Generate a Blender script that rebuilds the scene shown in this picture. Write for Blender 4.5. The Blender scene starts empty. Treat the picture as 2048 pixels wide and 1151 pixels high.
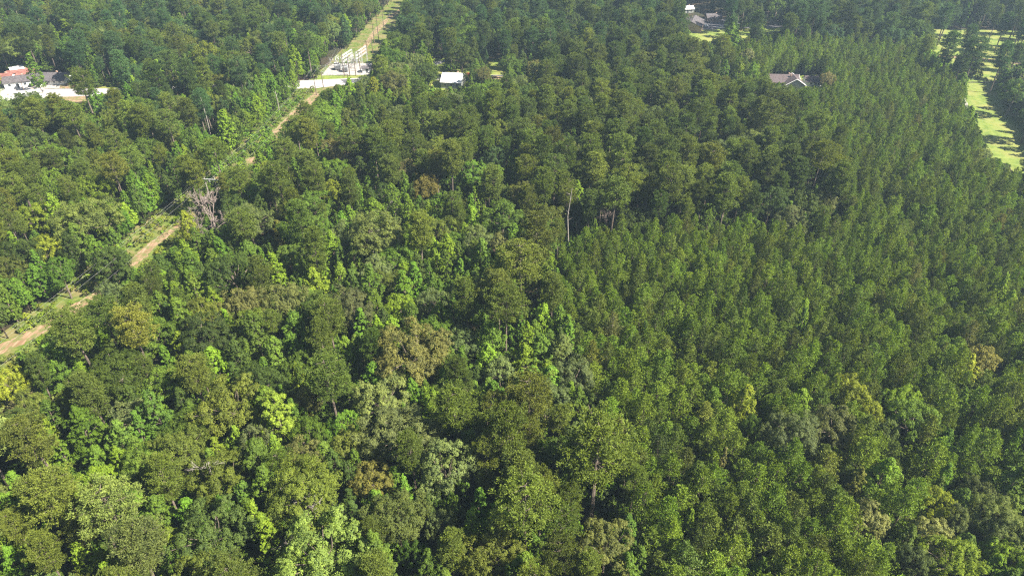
import bpy, math, random
import numpy as np
from mathutils import Vector

# ------------------------------------------------------------------ camera, world, sun, exposure
sc = bpy.context.scene
COL = sc.collection
R = math.radians
CAM_H, PITCH, FPX = 120.0, 35.0, 1366.0          # metres, degrees below horizontal, focal length in photo pixels

cam_d = bpy.data.cameras.new("camera")
cam_d.sensor_width = 36.0
cam_d.lens = 36.0 * FPX / 2048.0
cam_d.clip_start, cam_d.clip_end = 0.5, 12000.0
cam = bpy.data.objects.new("camera", cam_d)
cam.location = (0, 0, CAM_H)
cam.rotation_euler = (R(90 - PITCH), 0, 0)
COL.objects.link(cam)
sc.camera = cam

SUN_EL, SUN_AZ = 46.0, 109.0                      # azimuth clockwise from +Y (the view direction)
world = bpy.data.worlds.new("World")
sc.world = world
world.use_nodes = True
wn = world.node_tree
bg = wn.nodes["Background"]
sky = wn.nodes.new("ShaderNodeTexSky")
sky.sky_type = 'NISHITA'
sky.sun_disc = False
sky.sun_elevation = R(SUN_EL)
sky.sun_rotation = R(SUN_AZ)
wn.links.new(sky.outputs[0], bg.inputs[0])
bg.inputs[1].default_value = 0.045
sun_d = bpy.data.lights.new("sun", 'SUN')
sun_d.energy = 5.0
sun_d.angle = R(0.5)
sun_d.color = (1.0, 0.925, 0.80)
sun = bpy.data.objects.new("sun", sun_d)
sdir = Vector((math.sin(R(SUN_AZ)) * math.cos(R(SUN_EL)), math.cos(R(SUN_AZ)) * math.cos(R(SUN_EL)), math.sin(R(SUN_EL))))
sun.rotation_euler = sdir.to_track_quat('Z', 'Y').to_euler()
sun.location = sdir * 400
COL.objects.link(sun)
sc.view_settings.view_transform = 'Standard'
sc.view_settings.look = 'None'
sc.view_settings.exposure = 1.72
sc.view_settings.gamma = 1.0
sc.render.engine = 'CYCLES'
cy = sc.cycles
cy.max_bounces = 6
cy.diffuse_bounces = 3
cy.glossy_bounces = 2
cy.transmission_bounces = 3
cy.transparent_max_bounces = 6
cy.volume_bounces = 0
cy.use_adaptive_sampling = True
cy.adaptive_threshold = 0.02
cy.use_denoising = False
cy.pixel_filter_type = 'BLACKMAN_HARRIS'
cy.filter_width = 1.25
cy.caustics_reflective = False
cy.caustics_refractive = False
sc.render.use_persistent_data = False

rng = np.random.default_rng(20240611)
random.seed(11)

# ------------------------------------------------------------------ camera geometry helpers
SP, CP = math.sin(R(PITCH)), math.cos(R(PITCH))

def ground(px, py, z=0.0):
    """the world point at height z seen at photo pixel (px, py)"""
    a = (px - 1024.0) / FPX
    b = -(py - 575.5) / FPX
    d = (a, CP + b * SP, -SP + b * CP)
    t = (CAM_H - z) / -d[2]
    return (d[0] * t, d[1] * t, z)

def proj(x, y, z):
    zz = z - CAM_H
    depth = y * CP - zz * SP
    up = y * SP + zz * CP
    return 1024.0 + FPX * x / depth, 575.5 - FPX * up / depth, depth

# ------------------------------------------------------------------ object helpers
def tag(o, label=None, cat=None, group=None, kind=None):
    if label: o["label"] = label
    if cat: o["category"] = cat
    if group: o["group"] = group
    if kind: o["kind"] = kind
    return o

def empty(name, loc, rz=0.0):
    o = bpy.data.objects.new(name, None)
    o.empty_display_size = 0.5
    o.location = loc
    o.rotation_euler = (0, 0, rz)
    COL.objects.link(o)
    return o

class MB:
    """collects verts and faces; build() links them as ONE mesh object"""
    def __init__(self): self.v, self.f = [], []
    def box(self, cx, cy_, cz, sx, sy, sz, rz=0.0):
        c, s = math.cos(rz), math.sin(rz)
        b = len(self.v)
        for dz in (-.5, .5):
            for dx, dy in ((-.5, -.5), (.5, -.5), (.5, .5), (-.5, .5)):
                x, y = dx * sx, dy * sy
                self.v.append((cx + x * c - y * s, cy_ + x * s + y * c, cz + dz * sz))
        for q in ((0, 3, 2, 1), (4, 5, 6, 7), (0, 1, 5, 4), (1, 2, 6, 5), (2, 3, 7, 6), (3, 0, 4, 7)):
            self.f.append(tuple(b + i for i in q))
        return self
    def tube(self, pts, radii, n=6):
        b = len(self.v)
        P = [Vector(p) for p in pts]
        for i, p in enumerate(P):
            d = (P[min(i + 1, len(P) - 1)] - P[max(i - 1, 0)])
            d = d.normalized() if d.length > 1e-6 else Vector((0, 0, 1))
            ref = Vector((1, 0, 0)) if abs(d.x) < 0.8 else Vector((0, 1, 0))
            u = d.cross(ref).normalized(); w = d.cross(u)
            for k in range(n):
                a = 2 * math.pi * k / n
                q = p + (u * math.cos(a) + w * math.sin(a)) * radii[i]
                self.v.append(tuple(q))
        for i in range(len(P) - 1):
            for k in range(n):
                k2 = (k + 1) % n
                self.f.append((b + i * n + k, b + i * n + k2, b + (i + 1) * n + k2, b + (i + 1) * n + k))
        self.f.append(tuple(b + k for k in range(n))[::-1])
        self.f.append(tuple(b + (len(P) - 1) * n + k for k in range(n)))
        return self
    def poly(self, pts):
        b = len(self.v)
        self.v += [tuple(p) for p in pts]
        self.f.append(tuple(range(b, b + len(pts))))
        return self
    def mesh(self, name, m):
        me = bpy.data.meshes.new(name)
        me.from_pydata(self.v, [], self.f)
        me.materials.append(m)
        me.update()
        return me
    def build(self, name, m, parent=None, loc=None):
        o = bpy.data.objects.new(name, self.mesh(name, m))
        COL.objects.link(o)
        if parent: o.parent = parent
        if loc: o.location = loc
        return o

# ------------------------------------------------------------------ materials
def newmat(name):
    m = bpy.data.materials.new(name)
    m.use_nodes = True
    nt = m.node_tree
    nt.nodes.clear()
    out = nt.nodes.new("ShaderNodeOutputMaterial")
    return m, nt, out

def noise_mat(name, c1, c2, scale=1.0, rough=0.85, c3=None, spec=0.2, scale2=None, lo=0.35, hi=0.65, bump=0.0, streak=False):
    m, nt, out = newmat(name)
    N, L = nt.nodes, nt.links
    p = N.new("ShaderNodeBsdfPrincipled")
    p.inputs["Roughness"].default_value = rough
    p.inputs["Specular IOR Level"].default_value = spec
    geo = N.new("ShaderNodeNewGeometry")
    nz = N.new("ShaderNodeTexNoise"); nz.inputs["Scale"].default_value = scale; nz.inputs["Detail"].default_value = 6
    if streak:
        mp = N.new("ShaderNodeMapping"); mp.inputs["Rotation"].default_value = (0, 0, R(-11)); mp.inputs["Scale"].default_value = (1.6, .16, 1)
        L.new(geo.outputs["Position"], mp.inputs["Vector"]); L.new(mp.outputs[0], nz.inputs["Vector"])
    else:
        L.new(geo.outputs["Position"], nz.inputs["Vector"])
    r = N.new("ShaderNodeValToRGB")
    r.color_ramp.elements[0].position = lo; r.color_ramp.elements[1].position = hi
    r.color_ramp.elements[0].color = (*c1, 1); r.color_ramp.elements[1].color = (*c2, 1)
    L.new(nz.outputs["Fac"], r.inputs["Fac"])
    col = r.outputs["Color"]
    if c3 is not None:
        n2 = N.new("ShaderNodeTexNoise"); n2.inputs["Scale"].default_value = scale2 or scale * 0.2; n2.inputs["Detail"].default_value = 5
        L.new(geo.outputs["Position"], n2.inputs["Vector"])
        r2 = N.new("ShaderNodeValToRGB")
        r2.color_ramp.elements[0].position = 0.45; r2.color_ramp.elements[1].position = 0.6
        L.new(n2.outputs["Fac"], r2.inputs["Fac"])
        mx = N.new("ShaderNodeMixRGB")
        L.new(r2.outputs["Color"], mx.inputs["Fac"]); L.new(col, mx.inputs[1]); mx.inputs[2].default_value = (*c3, 1)
        col = mx.outputs["Color"]
    L.new(col, p.inputs["Base Color"])
    if bump:
        b = N.new("ShaderNodeBump"); b.inputs["Distance"].default_value = bump
        L.new(nz.outputs["Fac"], b.inputs["Height"]); L.new(b.outputs[0], p.inputs["Normal"])
    L.new(p.outputs[0], out.inputs[0])
    return m

def leaf_mat(name, yellow=0.3, transl=0.3, spec=0.25):
    """colour = the tree's own 'tint', varied from spray to spray by the mesh attribute 'var'"""
    m, nt, out = newmat(name)
    N, L = nt.nodes, nt.links
    t = N.new("ShaderNodeAttribute"); t.attribute_type = 'INSTANCER'; t.attribute_name = "tint"
    v = N.new("ShaderNodeAttribute"); v.attribute_type = 'GEOMETRY'; v.attribute_name = "var"
    r = N.new("ShaderNodeValToRGB")
    r.color_ramp.elements[0].position = 0.0; r.color_ramp.elements[0].color = (0.62, 0.66, 0.70, 1)
    r.color_ramp.elements[1].position = 1.0; r.color_ramp.elements[1].color = (1.42 + yellow * 0.25, 1.46, 1.0, 1)
    L.new(v.outputs["Fac"], r.inputs["Fac"])
    mul = N.new("ShaderNodeMixRGB"); mul.blend_type = 'MULTIPLY'; mul.inputs["Fac"].default_value = 1.0
    L.new(t.outputs["Color"], mul.inputs[1]); L.new(r.outputs["Color"], mul.inputs[2])
    p = N.new("ShaderNodeBsdfPrincipled")
    p.inputs["Roughness"].default_value = 0.55
    p.inputs["Specular IOR Level"].default_value = spec
    L.new(mul.outputs["Color"], p.inputs["Base Color"])
    tr = N.new("ShaderNodeBsdfTranslucent")
    m2 = N.new("ShaderNodeMixRGB"); m2.blend_type = 'MULTIPLY'; m2.inputs["Fac"].default_value = 1.0
    L.new(mul.outputs["Color"], m2.inputs[1]); m2.inputs[2].default_value = (1.6, 1.5, 0.7, 1)
    L.new(m2.outputs["Color"], tr.inputs["Color"])
    mix = N.new("ShaderNodeMixShader"); mix.inputs["Fac"].default_value = transl
    L.new(p.outputs[0], mix.inputs[1]); L.new(tr.outputs[0], mix.inputs[2])
    L.new(mix.outputs[0], out.inputs[0])
    return m

M_LEAF = leaf_mat("broad_leaves", 0.4, 0.34, 0.14)
M_NEEDLE = leaf_mat("pine_needles", 0.35, 0.24, 0.12)
M_BARK = noise_mat("bark", (0.09, 0.07, 0.055), (0.19, 0.155, 0.125), 1.5)
M_PALEBARK = noise_mat("pale_bark", (0.22, 0.195, 0.17), (0.36, 0.325, 0.29), 2.0)
M_DEAD = noise_mat("dead_wood", (0.17, 0.135, 0.12), (0.27, 0.22, 0.195), 2.0)
M_FLOOR = noise_mat("forest_floor", (0.018, 0.022, 0.010), (0.05, 0.05, 0.022), 0.5, c3=(0.05, 0.035, 0.02), scale2=0.08)
M_GRASS = noise_mat("mown_grass", (0.105, 0.16, 0.026), (0.19, 0.235, 0.045), 0.35, c3=(0.215, 0.225, 0.06), scale2=0.09)
M_ROUGH = noise_mat("rough_grass", (0.06, 0.10, 0.015), (0.14, 0.17, 0.035), 0.6, c3=(0.17, 0.15, 0.06), scale2=0.15)
M_DIRT = noise_mat("bare_clay", (0.19, 0.115, 0.065), (0.33, 0.235, 0.155), 0.9, c3=(0.14, 0.145, 0.05), scale2=0.5, streak=True)
M_ROAD = noise_mat("worn_road", (0.33, 0.315, 0.31), (0.45, 0.43, 0.42), 0.15, rough=0.7)
M_ASPH = noise_mat("dark_asphalt", (0.07, 0.07, 0.08), (0.12, 0.12, 0.13), 0.3)
M_GRAVEL = noise_mat("pale_gravel", (0.27, 0.245, 0.225), (0.42, 0.39, 0.36), 0.6)
M_WHITE = noise_mat("white_paint", (0.74, 0.74, 0.73), (0.82, 0.82, 0.80), 0.6, rough=0.5)
M_METALROOF = noise_mat("white_metal_roof", (0.52, 0.52, 0.52), (0.66, 0.66, 0.65), 1.3, rough=0.4)
M_GREYROOF = noise_mat("grey_shingles", (0.07, 0.064, 0.068), (0.12, 0.108, 0.112), 1.2)
M_MAUVEROOF = noise_mat("mauve_shingles", (0.075, 0.060, 0.062), (0.11, 0.085, 0.087), 1.2)
M_REDROOF = noise_mat("red_roof", (0.17, 0.07, 0.055), (0.25, 0.12, 0.10), 0.8)
M_WALLGREY = noise_mat("grey_siding", (0.28, 0.30, 0.28), (0.36, 0.38, 0.36), 0.8)
M_WALLTAN = noise_mat("tan_brick", (0.36, 0.24, 0.18), (0.46, 0.33, 0.26), 1.5)
M_GLASS = noise_mat("dark_window", (0.03, 0.035, 0.04), (0.06, 0.07, 0.08), 0.6, rough=0.15, spec=0.6)
M_STEEL = noise_mat("galvanised_steel", (0.26, 0.27, 0.28), (0.38, 0.39, 0.40), 1.0, rough=0.45)
M_GANTRY = noise_mat("gantry_paint", (0.40, 0.41, 0.42), (0.52, 0.53, 0.54), 1.0, rough=0.5)
M_POLE = noise_mat("pole_wood", (0.10, 0.075, 0.055), (0.17, 0.13, 0.10), 1.2)
M_WIRE = noise_mat("wire_metal", (0.30, 0.30, 0.29), (0.40, 0.40, 0.39), 0.5, rough=0.4)
M_CARS = [noise_mat(n, c, tuple(x * 1.06 for x in c), 0.5, rough=0.3, spec=0.5) for n, c in
          (("white_car_paint", (0.75, 0.75, 0.75)), ("blue_car_paint", (0.05, 0.10, 0.25)), ("dark_car_paint", (0.04, 0.04, 0.045)), ("red_car_paint", (0.35, 0.04, 0.03)))]
M_TYRE = noise_mat("tyre_rubber", (0.02, 0.02, 0.02), (0.03, 0.03, 0.03), 1.0)

# ------------------------------------------------------------------ foliage geometry
def unit(a): return a / np.maximum(np.linalg.norm(a, axis=-1, keepdims=True), 1e-9)

def rdir(g, n, up=0.0):
    return unit(g.normal(size=(n, 3)) + np.array([0, 0, up]))

class Foliage:
    def __init__(self, seed):
        self.g = np.random.default_rng(seed)
        self.V, self.F, self.A, self.n = [], [], [], 0
    def leaves(self, c, nrm, size, var, wide=0.62):
        g, N = self.g, len(c)
        t = unit(np.cross(nrm, g.normal(size=(N, 3))))
        b = np.cross(nrm, t)
        s = size[:, None]
        q = np.stack([c - t * s * .5 - nrm * s * .08, c - b * s * wide * .5 + nrm * s * .06, c + t * s * .5 - nrm * s * .08, c + b * s * wide * .5 + nrm * s * .06], 1)
        self.V.append(q.reshape(-1, 3)); self.A.append(np.repeat(var, 4))
        self.F.append(self.n + np.arange(N * 4).reshape(-1, 4)); self.n += N * 4
    def blades(self, c, d, length, width, var, face):
        g, N = self.g, len(c)
        t = unit(np.cross(d, face + g.normal(size=(N, 3)) * .55))
        w = width[:, None]; l = length[:, None]
        q = np.stack([c - t * w * .3, c + d * l * .55 - t * w * .55, c + d * l, c + d * l * .5 + t * w * .55], 1)
        self.V.append(q.reshape(-1, 3)); self.A.append(np.repeat(var, 4))
        self.F.append(self.n + np.arange(N * 4).reshape(-1, 4)); self.n += N * 4
    def arrays(self):
        return np.concatenate(self.V), np.concatenate(self.F), np.concatenate(self.A)

def quad_mesh(name, V, F, A, mat, tail=None):
    """V, F (n x 4), A -> mesh; tail = (verts, faces, material) adds a trunk"""
    me = bpy.data.meshes.new(name)
    nv, nf = len(V), len(F)
    tv, tf = ([], []) if tail is None else tail[:2]
    allv = V if not tv else np.concatenate([V, np.array(tv)])
    loops = F.reshape(-1)
    starts = np.arange(nf) * 4
    tots = np.full(nf, 4)
    if tf:
        ex = [i + nv for f in tf for i in f]
        st, k = [], len(loops)
        for f in tf:
            st.append(k); k += len(f)
        loops = np.concatenate([loops, ex]); starts = np.concatenate([starts, st])
    me.vertices.add(len(allv)); me.vertices.foreach_set("co", allv.astype(np.float32).ravel())
    me.loops.add(len(loops)); me.loops.foreach_set("vertex_index", loops.astype(np.int32))
    me.polygons.add(len(starts)); me.polygons.foreach_set("loop_start", starts.astype(np.int32))
    me.materials.append(mat)
    if tail is not None and tf:
        me.materials.append(tail[2])
        mi = np.zeros(len(starts), dtype=np.int32); mi[nf:] = 1
        me.polygons.foreach_set("material_index", mi)
    me.update(calc_edges=True)
    at = me.attributes.new("var", 'FLOAT', 'POINT')
    full = np.full(len(allv), 0.5, dtype=np.float32); full[:nv] = A
    at.data.foreach_set("value", full)
    return me

def shell_points(g, n, low=-0.25):
    """points spread over the upper part of a unit sphere"""
    k = np.arange(n) + g.uniform(0, 1, n) * .8
    z = 1 - (1 - low) * k / n
    ph = k * 2.39996 + g.uniform(0, .7, n)
    r = np.sqrt(np.maximum(0, 1 - z * z))
    return np.stack([r * np.cos(ph), r * np.sin(ph), z], 1)

def broad_clusters(fo, centres, rad, subs, per, leaf, tone, out_from, updown=0.45, mess=0.55):
    """two-level foliage: every bough centre carries sub-clumps, every sub-clump leaves"""
    g = fo.g
    for c, r, base in zip(centres, rad, tone):  # base: the bough's own leaf colour, differing from bough to bough
        outward = unit(np.array(c) - out_from + 1e-6)
        d = unit(g.normal(size=(subs, 3)) + outward * 0.9 + np.array([0, 0, 0.5]))
        sc_ = c + d * r * g.uniform(.35, 1.0, (subs, 1)) * np.array([1, 1, .8])
        sr = r * g.uniform(.20, .40, subs)
        for i in range(subs):
            dd = unit(g.normal(size=(per, 3)) + d[i] * .7 + np.array([0, 0, .45]))
            p = sc_[i] + dd * sr[i] * g.uniform(.55, 1.1, (per, 1))
            nn = unit(dd * .8 + d[i] * .5 + np.array([0, 0, updown]) + g.normal(size=(per, 3)) * mess * .75)
            v = np.clip(base + g.normal() * .16 + g.normal(size=per) * .16, 0, 1)
            fo.leaves(p, nn, g.uniform(.7, 1.3, per) * leaf, v)

def limb(mb, a, b, r0, r1, g, sag=0.3, seg=4):
    pts, rad = [], []
    a, b = np.array(a, float), np.array(b, float)
    off = g.normal(size=3) * sag
    for i in range(seg + 1):
        t = i / seg
        pts.append(tuple(a + (b - a) * t + off * math.sin(math.pi * t)))
        rad.append(r0 + (r1 - r0) * t)
    mb.tube(pts, rad, 5)

def make_oak(seed, rx=6.6, rz=4.6, h=17.0, n=58, leaf=.265, bare=0.0, open_=0.0):
    """spreading crown; nominal width 13 m"""
    fo = Foliage(seed); g = fo.g
    cz = h - rz
    n = int(n * 1.3); pts = shell_points(g, n, -0.75)
    lob = 1 + .16 * np.sin(pts[:, 0] * 4 + seed) + .13 * np.cos(pts[:, 1] * 5 + seed * 2)
    ext = np.array([rx * g.uniform(.88, 1.08), rx * g.uniform(.88, 1.08), rz])
    cen = pts * ext * (lob * g.uniform(.74, .98, n))[:, None] + np.array([0, 0, cz])
    if bare: cen = cen[g.uniform(size=n) > bare]
    inner = g.normal(size=(n // 5, 3)) * ext * .33 + np.array([0, 0, cz])
    cen = np.concatenate([cen, inner])
    rad = g.uniform(1.15, 2.0, len(cen)) * rx / 6.6
    tone = g.uniform(.3, .7, len(cen))
    broad_clusters(fo, cen, rad, 14, 27, leaf, tone, np.array([0, 0, cz - rz * .5]))
    t = MB()
    lean = g.normal(size=2) * .4
    fork = (lean[0], lean[1], cz - rz * .55)
    t.tube([(0, 0, -.3), (lean[0] * .4, lean[1] * .4, fork[2] * .5), fork], [.48, .38, .32], 8)
    for k in g.choice(len(cen), 16, replace=False):
        limb(t, fork, cen[k], .17, .05, g, .5)
    return fo, t, h, M_LEAF, M_BARK

def make_broad(seed, r=3.1, h=17.0, low=4.0, n=66, leaf=.27, taper=.75):
    """upright leafy crown, ragged and pointed; nominal width 6 m"""
    fo = Foliage(seed); g = fo.g
    z = low + (h - low) * (np.arange(n) + .5) / n
    u = (z - low) / (h - low)
    prof = np.sin(np.pi * np.clip(u * .86 + .16, 0, 1)) ** .75 * (1 - .25 * u * taper)
    ph = np.arange(n) * 2.39996 + g.uniform(0, .9, n)
    rr = r * prof * g.uniform(.35, 1.0, n)
    cen = np.stack([rr * np.cos(ph), rr * np.sin(ph), z], 1)
    cen[-1, :2] = g.normal(size=2) * .2
    rad = g.uniform(.85, 1.45, n) * (1 - .3 * u) * r / 3.1
    cen[:, :2] += np.array([math.sin(seed) * .5, math.cos(seed) * .5]) * (u * r / 3.1)[:, None]
    broad_clusters(fo, cen, rad, 11, 23, leaf, g.uniform(.35, .75, n), np.array([0, 0, low + (h - low) * .3]), .4, .5)
    t = MB()
    t.tube([(0, 0, -.3), (g.normal() * .2, g.normal() * .2, h * .5), (0, 0, h * .93)], [.24, .17, .05], 6)
    for k in g.choice(n, 12, replace=False):
        limb(t, (0, 0, max(1.5, cen[k][2] - 1.6)), cen[k], .07, .03, g, .2, 2)
    return fo, t, h, M_LEAF, M_BARK

def needle_clumps(fo, cen, rad, per, L, W, tone, flat=.55, up=.5, axis=None):
    g = fo.g
    n = len(cen)
    base = np.repeat(cen, per, 0); rr = np.repeat(rad, per)
    d = rdir(g, n * per, up)
    if axis is not None: d = unit(d + np.repeat(axis, per, 0) * .55)
    p = base + d * (rr * g.uniform(.15, .85, n * per))[:, None] * np.array([1, 1, flat])
    dd = unit(d + g.normal(size=(n * per, 3)) * .45 + np.array([0, 0, .25]))
    v = np.clip(np.repeat(tone, per) + g.normal(size=n * per) * .13, 0, 1)  # each clump's own needle colour, varied again blade by blade
    fo.blades(p, dd, g.uniform(.7, 1.25, n * per) * L, g.uniform(.7, 1.3, n * per) * W, v, unit(d * .8 + np.array([0, 0, .7])))

def make_young_pine(seed, r=2.3, h=13.5, low=3.0):
    """plantation pine: pointed crown of upturned boughs; nominal width 5 m"""
    fo = Foliage(seed); g = fo.g
    t = MB()
    t.tube([(0, 0, -.2), (0, 0, h * .5), (0, 0, h * .96)], [.15, .11, .03], 6)
    cen, rad, tone, ax = [], [], [], []
    z = low
    while z < h - .3:
        u = (z - low) / (h - low)
        L = r * (1 - u ** 1.9) * (.6 + .4 * min(1, u * 4)) + .25
        k = 6 if u < .8 else 4
        a0 = g.uniform(0, 6.28)
        for i in range(k):
            a = a0 + 6.283 * i / k + g.normal() * .2
            LL = L * g.uniform(.55, 1.25)
            dx, dy = math.cos(a), math.sin(a)
            rise = LL * g.uniform(.3, .75)
            b = g.uniform(.25, .75)
            for s in (.5, .8, 1.05):
                if LL * s < .25 and s < 1: continue
                cen.append((dx * LL * s + g.normal() * .12, dy * LL * s + g.normal() * .12, z + rise * s * s + g.normal() * .12))
                rad.append((.24 + .26 * LL / r) * (1.1 - .25 * abs(s - .7)) * g.uniform(.8, 1.3))
                tone.append(b + .12 * (s - .7)); ax.append((dx * .5, dy * .5, .6))
            if i % 2 == 0:
                t.tube([(0, 0, z), (dx * LL * .9, dy * LL * .9, z + rise * .8)], [.035, .015], 4)
        z += g.uniform(.7, 1.0)
    for s in range(4):
        cen.append((0, 0, h - .3 * s)); rad.append(.16 + .07 * s); tone.append(.65); ax.append((0, 0, 1))
    needle_clumps(fo, np.array(cen), np.array(rad), 19, .36, .13, np.array(tone), .8, .35, np.array(ax))
    return fo, t, h, M_NEEDLE, M_BARK

def make_tall_pine(seed, r=4.2, h=24.0, depth=10.5, sparse=0.0, nb=None):
    """mature pine: bare pole and an irregular, layered crown; nominal width 8.6 m"""
    fo = Foliage(seed); g = fo.g
    t = MB()
    lean = g.normal(size=2) * .6
    t.tube([(0, 0, -.3), (lean[0] * .35, lean[1] * .35, h * .35), (lean[0] * .8, lean[1] * .8, h * .7), (lean[0], lean[1], h * .97)], [.33, .27, .18, .05], 7)
    cen, rad, tone, ax = [], [], [], []
    low = h - depth
    z = low
    while z < h - .6:
        u = (z - low) / depth
        L = r * (math.sin(math.pi * min(1, .22 + u * .72)) ** .8) * g.uniform(.75, 1.1)
        k = int(g.integers(4, 7))
        a0 = g.uniform(0, 6.28)
        for i in range(k):
            if g.uniform() < sparse + .12 * (1 - u): continue
            a = a0 + 6.283 * i / k + g.normal() * .3
            LL = L * g.uniform(.6, 1.12)
            dx, dy = math.cos(a), math.sin(a)
            rise = LL * g.uniform(.1, .5)
            cx, cyy = lean[0] * (z / h), lean[1] * (z / h)
            tip = np.array((cx + dx * LL, cyy + dy * LL, z + rise))
            b = g.uniform(.3, .7)
            limb(t, (cx, cyy, z), tip, .06, .02, g, .12, 2)
            m_ = int(5 + LL * 2.2)
            for _ in range(m_):
                s = g.uniform(.45, 1.08)
                side = g.normal() * .38 * LL * s
                cen.append((cx + dx * LL * s - dy * side, cyy + dy * LL * s + dx * side, z + rise * s * s + g.normal() * .28))
                rad.append(g.uniform(.45, .8)); tone.append(b + g.normal() * .08); ax.append((dx * .3, dy * .3, .7))
        z += g.uniform(.75, 1.15)
    for s in range(6):
        cen.append((lean[0] + g.normal() * .5, lean[1] + g.normal() * .5, h - .4 * s)); rad.append(.55); tone.append(.6); ax.append((0, 0, 1))
    needle_clumps(fo, np.array(cen), np.array(rad), 32, .38, .13, np.array(tone), .6, .5, np.array(ax))
    return fo, t, h, M_NEEDLE, M_BARK

def make_shrub(seed, r=1.7, h=3.0):
    fo = Foliage(seed); g = fo.g
    pts = shell_points(g, 14, -.1)
    cen = pts * np.array([r * .75, r * .75, h * .45]) * g.uniform(.6, 1.05, (14, 1)) + np.array([0, 0, h * .48])
    broad_clusters(fo, cen, g.uniform(.5, .9, 14), 6, 9, .36, g.uniform(.3, .8, 14), np.array([0, 0, .5]))
    t = MB()
    for k in range(4):
        limb(t, (0, 0, -.1), cen[k * 3], .05, .02, g, .1, 2)
    return fo, t, h, M_LEAF, M_BARK

def make_dead(seed, h=15.0, spread=.5, r=3.0, forks=3, mat=None):
    """leafless tree: returns only wood"""
    g = np.random.default_rng(seed)
    t = MB()
    def grow(p, d, L, rad, lvl):
        q = p + d * L
        mid = (p + q) / 2 + g.normal(size=3) * L * .05
        t.tube([tuple(p), tuple(mid), tuple(q)], [rad, rad * .82, rad * .62], 5)
        if lvl == 0: return
        for _ in range(forks if lvl > 2 else 4):
            nd = unit((d + g.normal(size=3) * spread + np.array([0, 0, .25]))[None])[0]
            grow(p + (q - p) * g.uniform(.55, 1.0), nd, L * g.uniform(.42, .66), max(.022, rad * .55), lvl - 1)
    for k in range(2):
        d = unit(np.array([[g.normal() * .1, g.normal() * .1, 1.0]]))[0]
        grow(np.array([g.normal() * .2, g.normal() * .2, -.3]), d, h * .5, .15, 5)
    return t, h

PROTO = {}     # kind -> list of dicts(crown mesh, trunk mesh, joined mesh, h, w, cz)
def add_proto(kind, res, nominal_w, cz):
    fo, t, h, ml, mb_ = res
    V, F, A = fo.arrays()
    PROTO.setdefault(kind, []).append(dict(
        crown=quad_mesh(kind + "_crown", V, F, A, ml),
        trunk=t.mesh(kind + "_trunk", mb_),
        full=quad_mesh(kind, V, F, A, ml, (t.v, t.f, mb_)),
        h=h, w=nominal_w, cz=cz))

for i in range(6): add_proto("oak_tree", make_oak(100 + i, rx=[6.6, 6.2, 7.0, 6.4, 6.8, 6.0][i], rz=[4.6, 5.2, 4.4, 5.6, 4.9, 5.4][i], n=[58, 52, 64, 60, 50, 56][i]), 13.0, 13.0)
for i in range(8): add_proto("broadleaf_tree", make_broad(200 + i, r=[3.1, 2.8, 3.4, 2.6, 3.3, 3.7, 3.9, 3.5][i], h=[17, 16.5, 17.5, 17, 16, 15.5, 16, 17][i], low=[3.5, 3, 4.5, 2.5, 4, 5, 4, 6][i], taper=[.75, .9, .6, 1, .5, .2, .1, .35][i]), 6.6, 12.0)
for i in range(7): add_proto("young_pine", make_young_pine(300 + i, r=[2.3, 2.1, 2.5, 2.2, 2.4, 2.0, 2.6][i], h=[13.5, 13, 14, 12.6, 13.2, 13.8, 12.9][i]), 4.8, 9.0)
for i in range(6): add_proto("tall_pine", make_tall_pine(400 + i, r=[4.2, 3.7, 4.6, 4.0, 4.4, 3.6][i], depth=[10.5, 12, 9, 11, 10, 13][i], sparse=[.05, .1, .18, .0, .12, .05][i]), 8.4, 19.0)
for i in range(4): add_proto("shrub", make_shrub(500 + i, r=[1.7, 1.4, 2.0, 1.6][i]), 3.8, 1.7)

TINT = dict(
    olive=(.102, .130, .025), pine=(.079, .110, .023), plant=(.099, .149, .020), dark=(.057, .088, .021), mid=(.088, .142, .023),
    green=(.096, .173, .024), lime=(.138, .210, .023), yellow=(.172, .212, .027), grey=(.105, .136, .051), pale=(.122, .158, .048),
    brown=(.112, .122, .043), orange=(.138, .142, .036), tan=(.155, .156, .072), blue=(.052, .096, .036), straw=(.225, .245, .10), gold=(.124, .148, .032))
TINTWORD = dict(olive="olive", pine="olive green", plant="fresh green", dark="dark green", mid="mid green", green="bright green", lime="lime green",
    yellow="yellow green", gold="golden green", grey="grey green", pale="pale green", brown="brownish", orange="orange tinged", tan="tan", blue="blue green", straw="straw yellow")

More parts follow.
